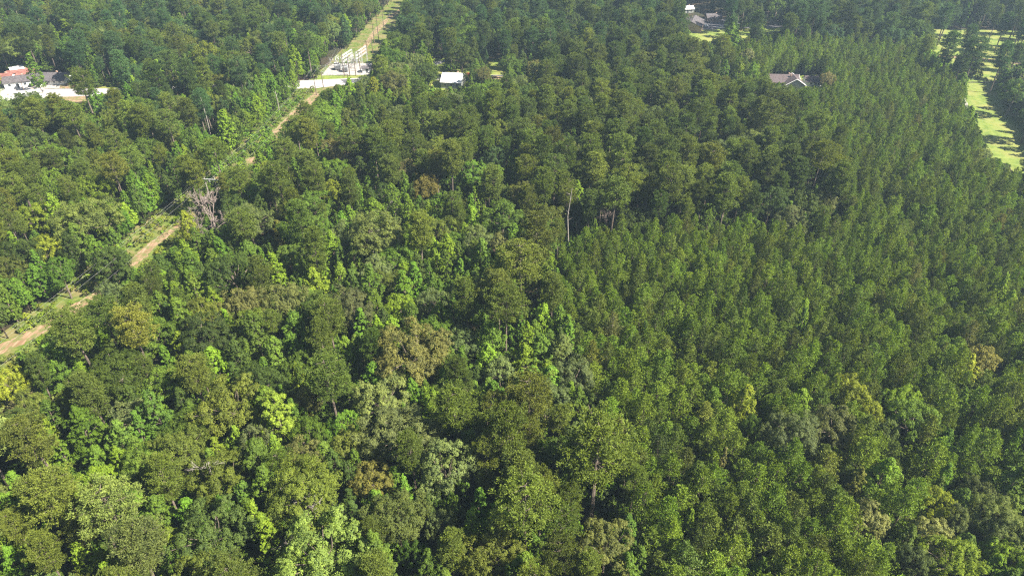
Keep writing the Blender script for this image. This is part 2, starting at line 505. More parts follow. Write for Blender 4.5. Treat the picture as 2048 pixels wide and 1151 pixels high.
# ------------------------------------------------------------------ clearings: photo outlines of the ground and roofs one can see
FIELD = [(1925, 167), (1976, 167), (1982, 192), (2004, 250), (2036, 310), (2048, 330), (2048, 364), (2016, 326), (1980, 317), (1960, 270), (1938, 208)]
VIS = [
    [(0, 672), (60, 652), (100, 632), (150, 600), (213, 566), (226, 580), (185, 622), (120, 662), (62, 704), (0, 738)],
    [(258, 522), (300, 480), (345, 452), (398, 428), (404, 440), (352, 482), (305, 530), (264, 556)],
    [(432, 353), (450, 344), (446, 360), (432, 366)],
    [(455, 332), (500, 296), (545, 254), (582, 242), (556, 286), (512, 328), (470, 346)],
    [(556, 252), (600, 208), (632, 184), (640, 190), (622, 214), (590, 238)],
    [(628, 160), (722, 153), (716, 164), (692, 171), (630, 180)],
    [(640, 152), (662, 100), (735, 95), (742, 130), (728, 157), (640, 160)],
    [(715, 108), (745, 62), (780, 30), (805, 14), (802, 40), (778, 62), (762, 80), (768, 98), (740, 112)],
    [(0, 148), (140, 146), (150, 176), (240, 176), (240, 190), (175, 190), (172, 202), (130, 206), (118, 194), (60, 192), (0, 200)],
    [(886, 146), (928, 146), (934, 178), (870, 178), (868, 158)],
    [(866, 120), (890, 118), (890, 132), (864, 134)],
    [(975, 124), (1006, 122), (1010, 160), (985, 160)],
    [(1365, 82), (1395, 62), (1450, 60), (1450, 72), (1400, 90)], [(1368, 18), (1400, 18), (1410, 58), (1372, 60)], [(1410, 42), (1450, 42), (1450, 58), (1415, 58)], [(1472, 62), (1500, 62), (1500, 76), (1474, 74)], [(1515, 50), (1562, 50), (1576, 62), (1530, 70)],
    [(1530, 153), (1642, 153), (1642, 176), (1560, 178)],
    [(1925, 167), (1976, 167), (1982, 192), (2004, 250), (2036, 310), (2048, 330), (2048, 364), (2016, 326), (1980, 317), (1960, 270), (1938, 208)],
    [(1866, 110), (1900, 112), (1900, 126), (1880, 126)], [(1950, 134), (1990, 134), (1990, 154), (1950, 154)],
    [(0, 742), (50, 745), (72, 770), (60, 820), (0, 840)],
]
MW, MH = 1024, 576
yy, xx = np.mgrid[0:MH, 0:MW]
xx = (xx * 2 + 1).astype(float); yy = (yy * 2 + 1).astype(float)
def inside(poly, X, Y):
    r = np.zeros(np.shape(X), bool)
    n = len(poly)
    for i in range(n):
        x1, y1 = poly[i]; x2, y2 = poly[(i + 1) % n]
        if y1 == y2: continue
        c = ((y1 > Y) != (y2 > Y)) & (X < (x2 - x1) * (Y - y1) / (y2 - y1) + x1)
        r ^= c
    return r
CLEAR = np.zeros((MH, MW), bool)
for p_ in VIS: CLEAR |= inside(p_, xx, yy)

def crown_mask(x, y, h, w, low):
    """pixels of the half-size frame that the crown of a tree covers: (rows, columns, ellipse)"""
    tx, ty, d = proj(x, y, h)
    if d < 5: return None
    lx, ly, _ = proj(x, y, low)
    cx, cyy = (tx + lx) / 4, (ty + ly) / 4
    rx_ = max(.8, w * FPX / d / 4 * .92); ry_ = max(.8, (ly - ty) / 4 + rx_ * .25)
    x0, x1 = int(max(0, cx - rx_)), int(min(MW, cx + rx_ + 1)); y0, y1 = int(max(0, cyy - ry_)), int(min(MH, cyy + ry_ + 1))
    if x1 <= x0 or y1 <= y0: return None
    e = (((np.arange(x0, x1) + .5 - cx) / rx_) ** 2)[None] + (((np.arange(y0, y1) + .5 - cyy) / ry_) ** 2)[:, None] < 1
    return slice(y0, y1), slice(x0, x1), e, d
def blocks(x, y, h, w, low=0.0, M=None):
    """does a tree standing at x, y hide a clearing the photo shows?"""
    c = crown_mask(x, y, h, w, low)
    if c is None: return False
    return (CLEAR if M is None else M)[c[0], c[1]][c[2]].sum() > .07 * max(6, c[2].sum())

FID = np.zeros((MH, MW), np.int32)
FDEP, FAREA = [0.0], [1e9]
def guard(px, py, w, h, depth):
    """keeps fill trees from standing in front of a tree the photo shows"""
    FDEP.append(depth)
    e = (((xx - px) / (w * .46)) ** 2 + ((yy - py) / (h * .46)) ** 2) < 1
    FID[e] = len(FDEP) - 1
    FAREA.append(max(1.0, float(e.sum())))
def hides(x, y, h, w, low):
    m = crown_mask(x, y, h, w, low)
    if m is None: return False
    c = np.bincount(FID[m[0], m[1]][m[2]])
    tot = m[2].sum()
    for i in np.nonzero(c)[0]:
        if i and m[3] < FDEP[i] - 1.5 and (c[i] / FAREA[i] > .22 or c[i] / tot > .5): return True
    return False
LOWF = dict(tall_pine=.55, oak_tree=.42, broadleaf_tree=.2, young_pine=.22, shrub=0.0)

def gpoly(pix): return [ground(a, b)[:2] for a, b in pix]
def rough_outline(pts, step, amp, g=random.Random(5)):
    out = []
    n = len(pts)
    for i in range(n):
        (x1, y1), (x2, y2) = pts[i], pts[(i + 1) % n]
        L = math.hypot(x2 - x1, y2 - y1); k = max(1, int(L / step))
        for j in range(k):
            t = j / k
            out.append((x1 + (x2 - x1) * t + g.uniform(-amp, amp), y1 + (y2 - y1) * t + g.uniform(-amp, amp)))
    return out
def sheet(name, pts, z, m, step=3.0, amp=0.5):
    pts = rough_outline(pts, step, amp) if amp else pts
    o = MB().poly([(x, y, z) for x, y in pts]).build(name, m)
    return tag(o, kind="structure")

# ground: one sheet to the horizon
tag(MB().poly([(-6000, -6000, 0), (6000, -6000, 0), (6000, 6000, 0), (-6000, 6000, 0)]).build("ground", M_FLOOR), kind="structure")

CLINE = [(-160, -20), (-150, 30), (-127, 144), (-112, 222), (-97, 344), (-90, 385), (-76, 560), (-64, 760)]
HALF = 14.0
def cline_x(y):
    for (x1, y1), (x2, y2) in zip(CLINE, CLINE[1:]):
        if y1 <= y <= y2: return x1 + (x2 - x1) * (y - y1) / (y2 - y1)
    return -999.0
cor = [(cline_x(y) - HALF - 3, y) for y in range(-20, 760, 20)] + [(cline_x(y) + HALF + 3, y) for y in range(740, -21, -20)]
sheet("power_line_clearing", cor, .008, M_ROUGH, 6, .8)
DIRTP = [[(-80, 735), (0, 687), (60, 661), (100, 640), (150, 606), (213, 570), (220, 577), (182, 604), (118, 646), (60, 680), (0, 710), (-80, 760)],
         [(240, 545), (262, 518), (300, 484), (345, 456), (372, 444), (345, 466), (318, 488), (296, 510), (272, 530), (244, 556)],
         [(432, 353), (450, 344), (446, 360), (432, 366)], [(556, 252), (600, 208), (632, 184), (640, 190), (622, 214), (590, 238)],
         [(490, 318), (512, 312), (518, 322), (498, 328)], [(222, 578), (232, 562), (244, 548), (248, 556), (236, 572), (226, 584)], [(545, 262), (560, 250), (566, 262), (552, 276)]]
for k_, p_ in enumerate(DIRTP):
    sheet("dirt_track", gpoly(p_), .016 + .001 * k_, M_DIRT, .8, .5)
sheet("dirt_track", gpoly([(715, 110), (745, 62), (780, 30), (805, 14), (803, 20), (778, 40), (750, 72), (728, 108)]), .016, M_DIRT, 2, .4)
tag(MB().poly([(x, y, .03) for x, y in gpoly([(-60, 170), (40, 170), (90, 178), (245, 177), (630, 160), (850, 150), (1100, 150), (1100, 157), (850, 160), (720, 166), (636, 176), (245, 190), (110, 194), (60, 206), (-60, 214)])]).build("road", M_ROAD), kind="structure")
tag(MB().poly([(x, y, .034) for x, y in gpoly([(680, 159.5), (860, 150.5), (1010, 150.2), (1010, 156), (860, 158.5), (690, 166.5)])]).build("road_lane", M_ASPH), kind="structure")
sheet("grass_verge", gpoly([(100, 160), (245, 166), (245, 176.5), (90, 177)]), .012, M_GRASS)
sheet("parking_lot", gpoly([(60, 177.5), (75, 168), (110, 165), (122, 166), (118, 177)]), .020, M_GRAVEL, 3, .3)
sheet("bare_yard", gpoly([(122, 190.5), (172, 189.5), (175, 202), (130, 206)]), .020, M_DIRT, 2, .5)
sheet("bare_yard", gpoly([(112, 166), (150, 168), (150, 176), (119, 176.5)]), .018, M_DIRT, 3, .4)
sheet("grass_verge", gpoly([(636, 151), (740, 146), (735, 158), (636, 161)]), .012, M_GRASS)
sheet("gravel_pad", gpoly([(643, 151), (652, 140), (664, 128), (752, 126), (742, 150)]), .020, M_GRAVEL, 4, .2)
sheet("house_lawn", gpoly([(850, 116), (1020, 118), (1030, 175), (950, 185), (850, 182)]), .012, M_GRASS)
sheet("driveway", gpoly([(862, 132), (868, 124), (892, 120), (892, 124), (872, 130), (866, 150), (858, 150)]), .018, M_ROAD, 3, .2)
sheet("driveway", gpoly([(930, 152), (990, 152), (1040, 156), (1040, 160), (985, 158), (930, 160)]), .038, M_DIRT, 3, .2)
sheet("meadow", gpoly([(1340, 100), (1350, 55), (1480, 48), (1620, 46), (1620, 70), (1530, 78), (1470, 78), (1400, 98)]), .012, M_GRASS)
sheet("parking_lot", gpoly([(1400, 38), (1500, 38), (1500, 57), (1440, 59), (1395, 60)]), .020, M_ASPH, 3, .2)
sheet("path", gpoly([(1540, 40), (1600, 42), (1600, 52), (1530, 58)]), .020, M_ASPH, 3, .2)
sheet("house_lawn", gpoly([(1525, 148), (1650, 150), (1650, 182), (1530, 186)]), .012, M_GRASS)
sheet("mown_field", gpoly([(1918, 166), (2060, 166), (2150, 300), (2150, 420), (2048, 372), (2014, 328), (1978, 319), (1955, 270), (1934, 208)]), .012, M_GRASS)
sheet("sand_track", gpoly([(1922, 170), (1934, 206), (1952, 262), (1966, 296), (1982, 319), (1976, 319), (1958, 294), (1944, 258), (1926, 204)]), .016, M_GRAVEL, 3, .4)
LAWN = gpoly([(1850, 58), (2060, 62), (2090, 162), (1915, 164), (1890, 134), (1850, 112)])
sheet("lawn", LAWN, .012, M_GRASS)
sheet("road_bank", gpoly([(1845, 110), (1940, 113), (2060, 128), (2060, 132), (1940, 118), (1845, 114)]), .024, M_DIRT, 3, .3)

# ------------------------------------------------------------------ notable trees, read off the photograph: kind, crown centre, crown width, colour, what it looks like
FEAT = [
 ("broadleaf_tree", 131, 60, 46, "lime", "lime green round crown standing high in the woods behind the shopfronts"),
 ("oak_tree", 410, 105, 58, "yellow", "bright yellow green domed tree behind the road, brightest in the far woods"),
 ("tall_pine", 163, 163, 48, "pine", "lone tall pine with dark trunk standing in front of the pale road"),
 ("broadleaf_tree", 190, 190, 30, "green", "vine covered bright green tree beside the lone roadside pine"),
 ("broadleaf_tree", 62, 130, 40, "green", "green tree beside the long grey roofed building"),
 ("broadleaf_tree", 448, 245, 42, "lime", "lime green tree beside the bare white snag above the clearing bend"),
 ("oak_tree", 785, 116, 46, "mid", "round smooth crowned tree beside the substation shed"),
 ("oak_tree", 832, 124, 44, "pale", "pale green tree between the round tree and the white roofed house"),
 ("oak_tree", 852, 145, 44, "dark", "dark green oak left of the white roofed house"),
 ("broadleaf_tree", 858, 132, 28, "lime", "small lime tree beside the grey driveway"),
 ("oak_tree", 922, 110, 56, "dark", "dark spreading oak just behind the white metal roof"),
 ("oak_tree", 944, 146, 32, "dark", "dark oak beside the right corner of the white metal roof"),
 ("oak_tree", 1022, 128, 48, "mid", "round green oak casting shade on the yellow lawn"),
 ("broadleaf_tree", 1066, 140, 26, "pale", "pale upright tree right of the small yellow lawn"),
 ("oak_tree", 966, 148, 30, "brown", "brownish shade tree behind the driveway of the white house"),
 ("broadleaf_tree", 645, 290, 34, "green", "bright green crown near the dirt bend of the clearing"),
 ("broadleaf_tree", 590, 116, 30, "lime", "lime green tree behind the substation's left fence"),
 ("broadleaf_tree", 700, 178, 30, "lime", "lime green tree directly below the dark road lane"),
 ("broadleaf_tree", 745, 172, 32, "yellow", "yellow green tree below the road near the substation"),
 ("oak_tree", 1494, 112, 34, "tan", "tan grey pine-like crown at the far edge of the young pines"),
 ("broadleaf_tree", 1450, 142, 26, "green", "bright green tree left of the mauve roofed house"),
 ("broadleaf_tree", 1478, 140, 26, "lime", "lime green tree close to the mauve roofed house"),
 ("broadleaf_tree", 1505, 142, 26, "green", "green bushy tree behind the mauve roofed house"),
 ("broadleaf_tree", 1466, 66, 34, "mid", "rounded green tree standing alone before the far meadow"),
 ("tall_pine", 1630, 22, 50, "blue", "tall pine right of the far parking area"),
 ("tall_pine", 1600, 26, 40, "blue", "tall pine with bare trunk over the far lawn"),
 ("oak_tree", 1655, 158, 26, "tan", "tan half-dead tree right of the small mauve roofed garage"),
 ("oak_tree", 1945, 138, 40, "dark", "dark round tree at the far end of the mown field"),
 ("tall_pine", 1905, 88, 44, "blue", "tall pine shading the bank beyond the mown field"),
 ("tall_pine", 1955, 98, 52, "blue", "tallest pine of the lawn beyond the mown field"),
 ("tall_pine", 2012, 104, 40, "blue", "slender tall pine at the lawn's far corner"),
 ("oak_tree", 2034, 180, 56, "mid", "broad tree with sunlit yellow top beside the mown field"),
 ("oak_tree", 2066, 232, 56, "dark", "dark oak shading the mown field halfway down"),
 ("oak_tree", 97, 360, 48, "lime", "lime green crown among dark pines in the far left woods"),
 ("oak_tree", 72, 428, 60, "yellow", "yellow green dome near the left edge, between dark pines"),
 ("oak_tree", 96, 492, 52, "yellow", "yellow topped oak below the yellow green dome"),
 ("oak_tree", 190, 376, 64, "lime", "light green crown left of the cross-arm pole structure"),
 ("oak_tree", 170, 436, 100, "pale", "very wide pale green oak halfway down the left woods"),
 ("oak_tree", 118, 540, 60, "green", "vivid green oak just above the dirt track's lower end"),
 ("oak_tree", 20, 540, 70, "olive", "olive green oak at the left edge above the wires"),
 ("broadleaf_tree", 372, 448, 34, "yellow", "yellow green sapling by the dead trees at the clearing"),
 ("oak_tree", 285, 300, 64, "mid", "leafy green crown behind the clearing's left wall"),
 ("oak_tree", 814, 340, 48, "tan", "tan crowned oak in the middle of the dark woods"),
 ("oak_tree", 852, 372, 50, "orange", "orange tinged crown just in front of the tan oak"),
 ("broadleaf_tree", 817, 414, 38, "lime", "lime green column in front of the orange tinged crown"),
 ("broadleaf_tree", 1156, 386, 34, "lime", "bright green vine-clad top above the pale curved trunk"),
 ("broadleaf_tree", 554, 538, 54, "lime", "bright lime crown in the woods beside the clearing's middle"),
 ("broadleaf_tree", 557, 464, 28, "orange", "orange yellow small crown amid grey green oaks"),
 ("oak_tree", 750, 462, 112, "pale", "very wide pale grey green oak with twiggy dead top"),
 ("oak_tree", 667, 378, 46, "yellow", "small yellow lime crown left of the tan oak"),
 ("oak_tree", 950, 346, 64, "green", "rounded dark green oak behind the young pine block's corner"),
 ("oak_tree", 990, 318, 56, "blue", "blue green oak behind the rounded dark oak"),
 ("broadleaf_tree", 666, 486, 42, "lime", "light green tree left of the wide twiggy oak"),
 ("broadleaf_tree", 868, 492, 30, "lime", "slim pointed lime tree in the dark gap"),
 ("broadleaf_tree", 921, 535, 26, "green", "small pointed tree inside the dark hollow"),
 ("oak_tree", 955, 472, 60, "grey", "grey green oak behind the sunlit great pines"),
 ("tall_pine", 1400, 388, 48, "pine", "pine with long bare trunk on the edge of the young pine block"),
 ("tall_pine", 1456, 378, 60, "pine", "broad pine with two pale trunks at the young pines' far edge"),
 ("tall_pine", 1135, 396, 38, "olive", "small-topped pine on a long pale curved trunk"),
 ("tall_pine", 1075, 466, 84, "olive", "great sunlit pine at the corner of the young pine block"),
 ("tall_pine", 1045, 522, 92, "olive", "great sunlit pine in front, nearest the dark hollow"),
 ("oak_tree", 1542, 398, 62, "dark", "dark lumpy oak on the young pines' far edge"),
 ("oak_tree", 1605, 396, 58, "dark", "dark oak with brownish sunlit side at the pine block"),
 ("tall_pine", 1682, 352, 54, "pine", "pine with a thin white trunk standing apart in the young pines"),
 ("oak_tree", 1648, 405, 46, "grey", "grey green tree at the foot of the white-trunked pine"),
 ("tall_pine", 265, 650, 78, "gold", "yellow green layered pine just right of the dirt track"),
 ("tall_pine", 205, 632, 66, "pine", "dark layered pine leaning over the dirt track"),
 ("oak_tree", 112, 718, 78, "mid", "rounded oak at the lower right of the dirt track"),
 ("oak_tree", 232, 745, 112, "dark", "wide dark oak below the layered pines"),
 ("oak_tree", 332, 764, 86, "mid", "domed oak with light upper rim beside the wide dark oak"),
 ("oak_tree", 460, 806, 122, "gold", "wide yellow topped oak in the lower woods"),
 ("broadleaf_tree", 162, 850, 72, "green", "vivid emerald tree in the lower left woods"),
 ("broadleaf_tree", 312, 822, 62, "mid", "light tree between the domed oak and yellow topped oak"),
 ("broadleaf_tree", 430, 718, 52, "lime", "pointed lime tree above the yellow topped oak"),
 ("oak_tree", 24, 765, 62, "yellow", "yellow shrubby tree at the end of the clearing"),
 ("oak_tree", 60, 808, 60, "olive", "olive bushy tree beside the yellow shrubby tree"),
 ("oak_tree", 816, 702, 140, "brown", "great brown topped oak, widest dome in the middle"),
 ("oak_tree", 764, 792, 108, "grey", "domed grey green oak in front of the great brown oak"),
 ("oak_tree", 800, 616, 58, "lime", "lime oak directly behind the great brown oak"),
 ("broadleaf_tree", 756, 652, 36, "lime", "lime column touching the great brown oak's left side"),
 ("broadleaf_tree", 692, 702, 52, "lime", "bright ragged column left of the great brown oak"),
 ("broadleaf_tree", 556, 832, 76, "yellow", "tall yellow lime tree in front of the pine woods, brightest below"),
 ("broadleaf_tree", 595, 748, 30, "yellow", "small yellow crown above the tall yellow lime tree"),
 ("oak_tree", 690, 855, 78, "green", "vivid dark lime oak below the domed grey oak"),
 ("oak_tree", 600, 735, 70, "mid", "mid green oak left of the bright ragged column"),
 ("tall_pine", 1010, 612, 78, "pine", "tall pine with long bare dark trunk in the middle"),
 ("tall_pine", 934, 588, 64, "pine", "tall pine with dark trunk beside the hollow"),
 ("broadleaf_tree", 982, 668, 56, "mid", "leafy column standing before the long bare pine trunk"),
 ("oak_tree", 862, 604, 66, "grey", "pale grey green oak behind the brown oak's top"),
 ("broadleaf_tree", 1085, 628, 38, "lime", "lime green vine-clad tree on the edge of the pine block"),
 ("broadleaf_tree", 1124, 702, 58, "pale", "pale lime fan shaped tree at the young pines' edge"),
 ("oak_tree", 1150, 750, 82, "grey", "grey green oak in front of the pale lime fan tree"),
 ("tall_pine", 1060, 792, 92, "olive", "dark olive bushy pine in the lower middle"),
 ("oak_tree", 1000, 740, 66, "grey", "grey green oak behind the dark olive pine"),
 ("broadleaf_tree", 885, 760, 42, "green", "bright green column at the brown oak's foot"),
 ("broadleaf_tree", 1485, 802, 52, "yellow", "yellow lime tree alone among the young pines"),
 ("oak_tree", 1702, 786, 70, "yellow", "yellow topped green oak, largest of the bright clump"),
 ("oak_tree", 1742, 826, 54, "yellow", "glowing yellow crown on the bright clump's near side"),
 ("broadleaf_tree", 1604, 802, 48, "lime", "lime topped tree at the bright clump's edge"),
 ("oak_tree", 1806, 800, 54, "lime", "lime rimmed green tree right of the bright clump"),
 ("oak_tree", 1965, 716, 64, "orange", "orange brown crown among young pines near the right edge"),
 ("broadleaf_tree", 1936, 736, 38, "yellow", "yellow small tree beside the orange brown crown"),
 ("oak_tree", 1668, 852, 84, "brown", "olive brown oak below the yellow topped green oak"),
 ("oak_tree", 1588, 866, 104, "grey", "wide silver green oak in the lower right"),
 ("oak_tree", 1822, 834, 92, "mid", "wide mid green oak right of the glowing yellow crown"),
 ("oak_tree", 1772, 866, 52, "pale", "silvery small oak under the glowing yellow crown"),
 ("oak_tree", 1500, 850, 40, "mid", "small rounded tree beside the lone yellow lime tree"),
 ("broadleaf_tree", 236, 915, 42, "lime", "pointed lime tree among the lower left oaks"),
 ("oak_tree", 190, 962, 68, "lime", "lime shrubby crown in the lower left woods"),
 ("oak_tree", 352, 905, 112, "olive", "wide olive oak in the lower left woods"),
 ("oak_tree", 430, 955, 118, "olive", "wide olive oak with pale forked twigs on its top"),
 ("broadleaf_tree", 160, 1112, 58, "lime", "lime column at the bottom edge, leftmost of the bright ones"),
 ("broadleaf_tree", 20, 1118, 46, "green", "green tree in the bottom corner"),
 ("oak_tree", 420, 1060, 132, "pale", "very wide pale olive oak near the bottom edge"),
 ("oak_tree", 605, 990, 150, "olive", "great olive oak with white dead limbs in its crown"),
 ("oak_tree", 598, 914, 84, "brown", "brown topped oak behind the oak with white limbs"),
 ("oak_tree", 700, 886, 74, "gold", "yellow flecked crown behind the orange tinted oak"),
 ("oak_tree", 745, 962, 78, "orange", "orange tinted oak right of the oak with white limbs"),
 ("oak_tree", 790, 1032, 114, "brown", "wide brownish grey oak before the orange tinted oak"),
 ("oak_tree", 892, 928, 132, "grey", "wide grey green oak with twiggy pale top"),
 ("broadleaf_tree", 942, 1052, 62, "lime", "bright lime fan tree in the bottom middle"),
 ("oak_tree", 885, 1048, 62, "grey", "silvery small oak beside the bright lime fan tree"),
 ("oak_tree", 640, 1104, 172, "pale", "widest silvery oak touching the bottom edge"),
 ("oak_tree", 985, 1112, 120, "olive", "olive oak at the bottom edge, below the lime fan tree"),
 ("oak_tree", 828, 1108, 54, "green", "green crown at the bottom edge between two oaks"),
 ("tall_pine", 1196, 905, 150, "olive", "huge sunlit spreading pine over a long dark trunk"),
 ("tall_pine", 1052, 1012, 116, "olive", "big domed pine left of the huge spreading pine"),
 ("oak_tree", 1210, 1092, 124, "brown", "brown tinged oak under the huge spreading pine"),
 ("broadleaf_tree", 1036, 1072, 50, "lime", "lime column at the big domed pine's foot"),
 ("broadleaf_tree", 1166, 1088, 34, "yellow", "small yellow tree beside the brown tinged oak"),
 ("broadleaf_tree", 1446, 918, 22, "tan", "thin tan sapling in a dark gap between young pines"),
 ("broadleaf_tree", 1380, 1038, 32, "lime", "small lime tree among the near young pines"),
 ("broadleaf_tree", 1766, 944, 58, "lime", "lime tree right of a dark gap in the lower right"),
 ("broadleaf_tree", 1714, 966, 34, "orange", "orange thin-leaved tree in the dark gap, lower right"),
 ("oak_tree", 1740, 1040, 76, "tan", "tan yellow airy crown near the dark gap"),
 ("oak_tree", 1872, 1008, 62, "yellow", "yellow green crown below the dark gap's far side"),
 ("oak_tree", 1866, 1072, 86, "straw", "straw yellow blossomed crown in the lower right corner woods"),
 ("oak_tree", 1905, 1118, 100, "lime", "big lime oak at the bottom edge, lower right"),
 ("oak_tree", 1828, 1122, 66, "grey", "grey green oak at the bottom edge beside the lime oak"),
 ("oak_tree", 1915, 1040, 62, "grey", "silver green oak behind the straw yellow crown"),
 ("oak_tree", 2000, 1050, 106, "pale", "fine-leaved pale green dome near the bottom right corner"),
 ("oak_tree", 1960, 985, 60, "grey", "grey rounded oak behind the fine-leaved pale dome"),
 ("oak_tree", 2022, 1120, 70, "lime", "lime oak in the bottom right corner"),
]

# ------------------------------------------------------------------ which wood grows where (outlines at canopy height, photo pixels)
Z_CAN = 11.0
PLANT = [[(1120, 484), (1180, 452), (1300, 440), (1500, 440), (1640, 462), (1690, 430), (1690, 330), (1620, 260), (1575, 225), (1530, 180), (1470, 120), (1420, 96), (1480, 86), (1600, 78), (1760, 70), (1830, 100), (1900, 150), (1922, 172), (1944, 240), (1968, 312), (2010, 330), (2120, 430), (2200, 700), (2200, 960), (2030, 960), (1900, 925), (1830, 990), (1800, 1230), (1300, 1230), (1290, 1060), (1270, 930), (1200, 840), (1165, 700), (1118, 600)]]
PINEW = [(700, 330), (850, 215), (1000, 215), (1150, 110), (1380, 90), (1480, 125), (1540, 190), (1630, 270), (1700, 340), (1700, 440), (1640, 470), (1500, 445), (1300, 445), (1180, 455), (1120, 490), (1010, 420), (880, 400)]
FARR = [(640, -200), (2400, -200), (2400, 110), (1760, 80), (1480, 90), (1150, 110), (1000, 110), (800, 110)]
LEFTFAR = [(-400, -200), (720, -200), (690, 150), (560, 240), (-400, 260)]
LEFTW = [(-600, 250), (560, 235), (440, 350), (330, 440), (200, 560), (0, 700), (-600, 900)]
BOTL = [(-500, 900), (130, 890), (200, 1010), (340, 1040), (340, 1300), (-500, 1300)]
BOTPINE = [(960, 820), (1120, 800), (1270, 930), (1300, 1230), (960, 1230)]

def region(x, y):
    px, py, d = proj(x, y, Z_CAN)
    if d < 4: px, py = 1024 + x * 8, 1600
    for p_ in PLANT:
        if inside(p_, px, py): return "plant", px, py
    for nme, p_ in (("pine", PINEW), ("farr", FARR), ("leftfar", LEFTFAR), ("left", LEFTW), ("botl", BOTL), ("botpine", BOTPINE)):
        if inside(p_, px, py): return nme, px, py
    if px > 1850: return "right", px, py
    return "mix", px, py

# shares: tall pine, oak, broadleaf; colours
MIX = dict(
    pine=((.66, .26, .08), dict(tall_pine=["pine", "pine", "dark", "olive"], oak_tree=["dark", "grey", "dark", "olive"], broadleaf_tree=["mid", "green", "dark"])),
    farr=((.55, .30, .15), dict(tall_pine=["blue", "pine", "dark"], oak_tree=["dark", "blue", "mid"], broadleaf_tree=["mid", "blue", "green"])),
    leftfar=((.34, .46, .20), dict(tall_pine=["pine", "dark", "blue"], oak_tree=["mid", "dark", "blue", "pale", "olive"], broadleaf_tree=["mid", "green", "lime", "blue"])),
    left=((.38, .40, .22), dict(tall_pine=["pine", "olive", "olive"], oak_tree=["mid", "grey", "dark", "olive", "green"], broadleaf_tree=["green", "mid", "lime"])),
    botl=((.62, .22, .16), dict(tall_pine=["olive", "olive", "pale"], oak_tree=["olive", "mid", "pale"], broadleaf_tree=["green", "lime"])),
    botpine=((.60, .30, .10), dict(tall_pine=["olive", "pine"], oak_tree=["grey", "olive", "mid"], broadleaf_tree=["green", "mid"])),
    right=((.06, .60, .34), dict(tall_pine=["pine", "blue"], oak_tree=["mid", "grey", "green"], broadleaf_tree=["green", "lime", "mid"])),
    mix=((.20, .47, .33), dict(tall_pine=["pine", "olive", "pine"], oak_tree=["grey", "olive", "dark", "mid", "mid", "brown"], broadleaf_tree=["green", "mid", "mid", "lime", "dark"])))

def in_corridor(x, y): return -HALF < x - cline_x(y) < (-5.0 if y < 330 else 9.0)
CLR_W = [gpoly([(60, 177), (245, 176), (640, 158), (860, 149), (1100, 149), (1100, 158), (860, 161), (640, 180), (245, 191), (0, 215), (0, 168)]),
         gpoly([(640, 160), (655, 132), (752, 122), (745, 158)]), gpoly(FIELD), gpoly([(1990, 166), (2006, 210), (2044, 259), (2076, 310), (2114, 390), (2010, 330), (1930, 166)]),
         gpoly([(1365, 14), (1452, 30), (1452, 60), (1365, 62)])]
def open_ground(x, y):
    if in_corridor(x, y): return True
    px, py, d = proj(x, y, 0)
    if d > 5 and 0 <= px < 2048 and 0 <= py < 1151 and CLEAR[min(MH - 1, int(py / 2)), min(MW - 1, int(px / 2))]: return True
    return any(inside(p_, x, y) for p_ in CLR_W)

TREES = []
HASH = {}
CELL = 6.0
def near(x, y, r):
    ci, cj = int(x // CELL), int(y // CELL)
    k = 2
    for i in range(ci - k, ci + k + 1):
        for j in range(cj - k, cj + k + 1):
            for (a, b, q) in HASH.get((i, j), ()):
                if (a - x) ** 2 + (b - y) ** 2 < (r + q) ** 2: return True
    return False
def put(kind, x, y, s, sz, tint, r, label=None, vi=None):
    n = len(PROTO[kind])
    vi = int(rng.integers(n)) if vi is None else vi
    t = dict(kind=kind, x=x, y=y, s=s, sz=sz, rz=float(rng.uniform(0, 6.283)), vi=vi, label=label, tn=tint)
    c = np.array(TINT[tint]) * 1.2; j = rng.normal(size=3) * np.array([.045, .03, .08]) + 1 + rng.normal() * .14
    t["tint"] = tuple(float(q) for q in np.clip(c * j, .01, .6))
    P = PROTO[kind][vi]
    t["px"], t["py"], d = proj(x, y, P["cz"] * sz)
    t["wpx"] = P["w"] * s * FPX / max(d, 1)
    TREES.append(t)
    HASH.setdefault((int(x // CELL), int(y // CELL)), []).append((x, y, r))

for kind, cx, cyp, w, tint, lab in FEAT:
    P = PROTO[kind][0]
    s, sz = 1.0, 1.0
    for _ in range(6):
        gx, gy, gz = ground(cx, cyp, P["cz"] * sz)
        _, _, d = proj(gx, gy, gz)
        s = (w * .98 / FPX * d) / P["w"]
        sz = min(1.18, max(.72, s ** .6))
    put(kind, gx, gy, s, sz, tint, P["w"] * s * .36, lab)
    guard(cx, cyp, w, w * (1.5 if kind in ("broadleaf_tree", "tall_pine") else .85), d)
for a_ in ((427, 430, 60, 110, 262), (1139, 470, 26, 90, 250), (427, 250, 16, 74, 330), (1213, 440, 40, 50, 280), (1010, 670, 20, 100, 180), (1210, 1000, 24, 90, 130),
           (1395, 425, 16, 40, 260), (1460, 425, 40, 40, 260), (1680, 415, 14, 60, 255), (938, 620, 20, 70, 190), (604, 1000, 150, 70, 150), (418, 358, 50, 12, 262), (170, 195, 30, 60, 330)):
    guard(*a_)

WOODS_Y1 = 720.0
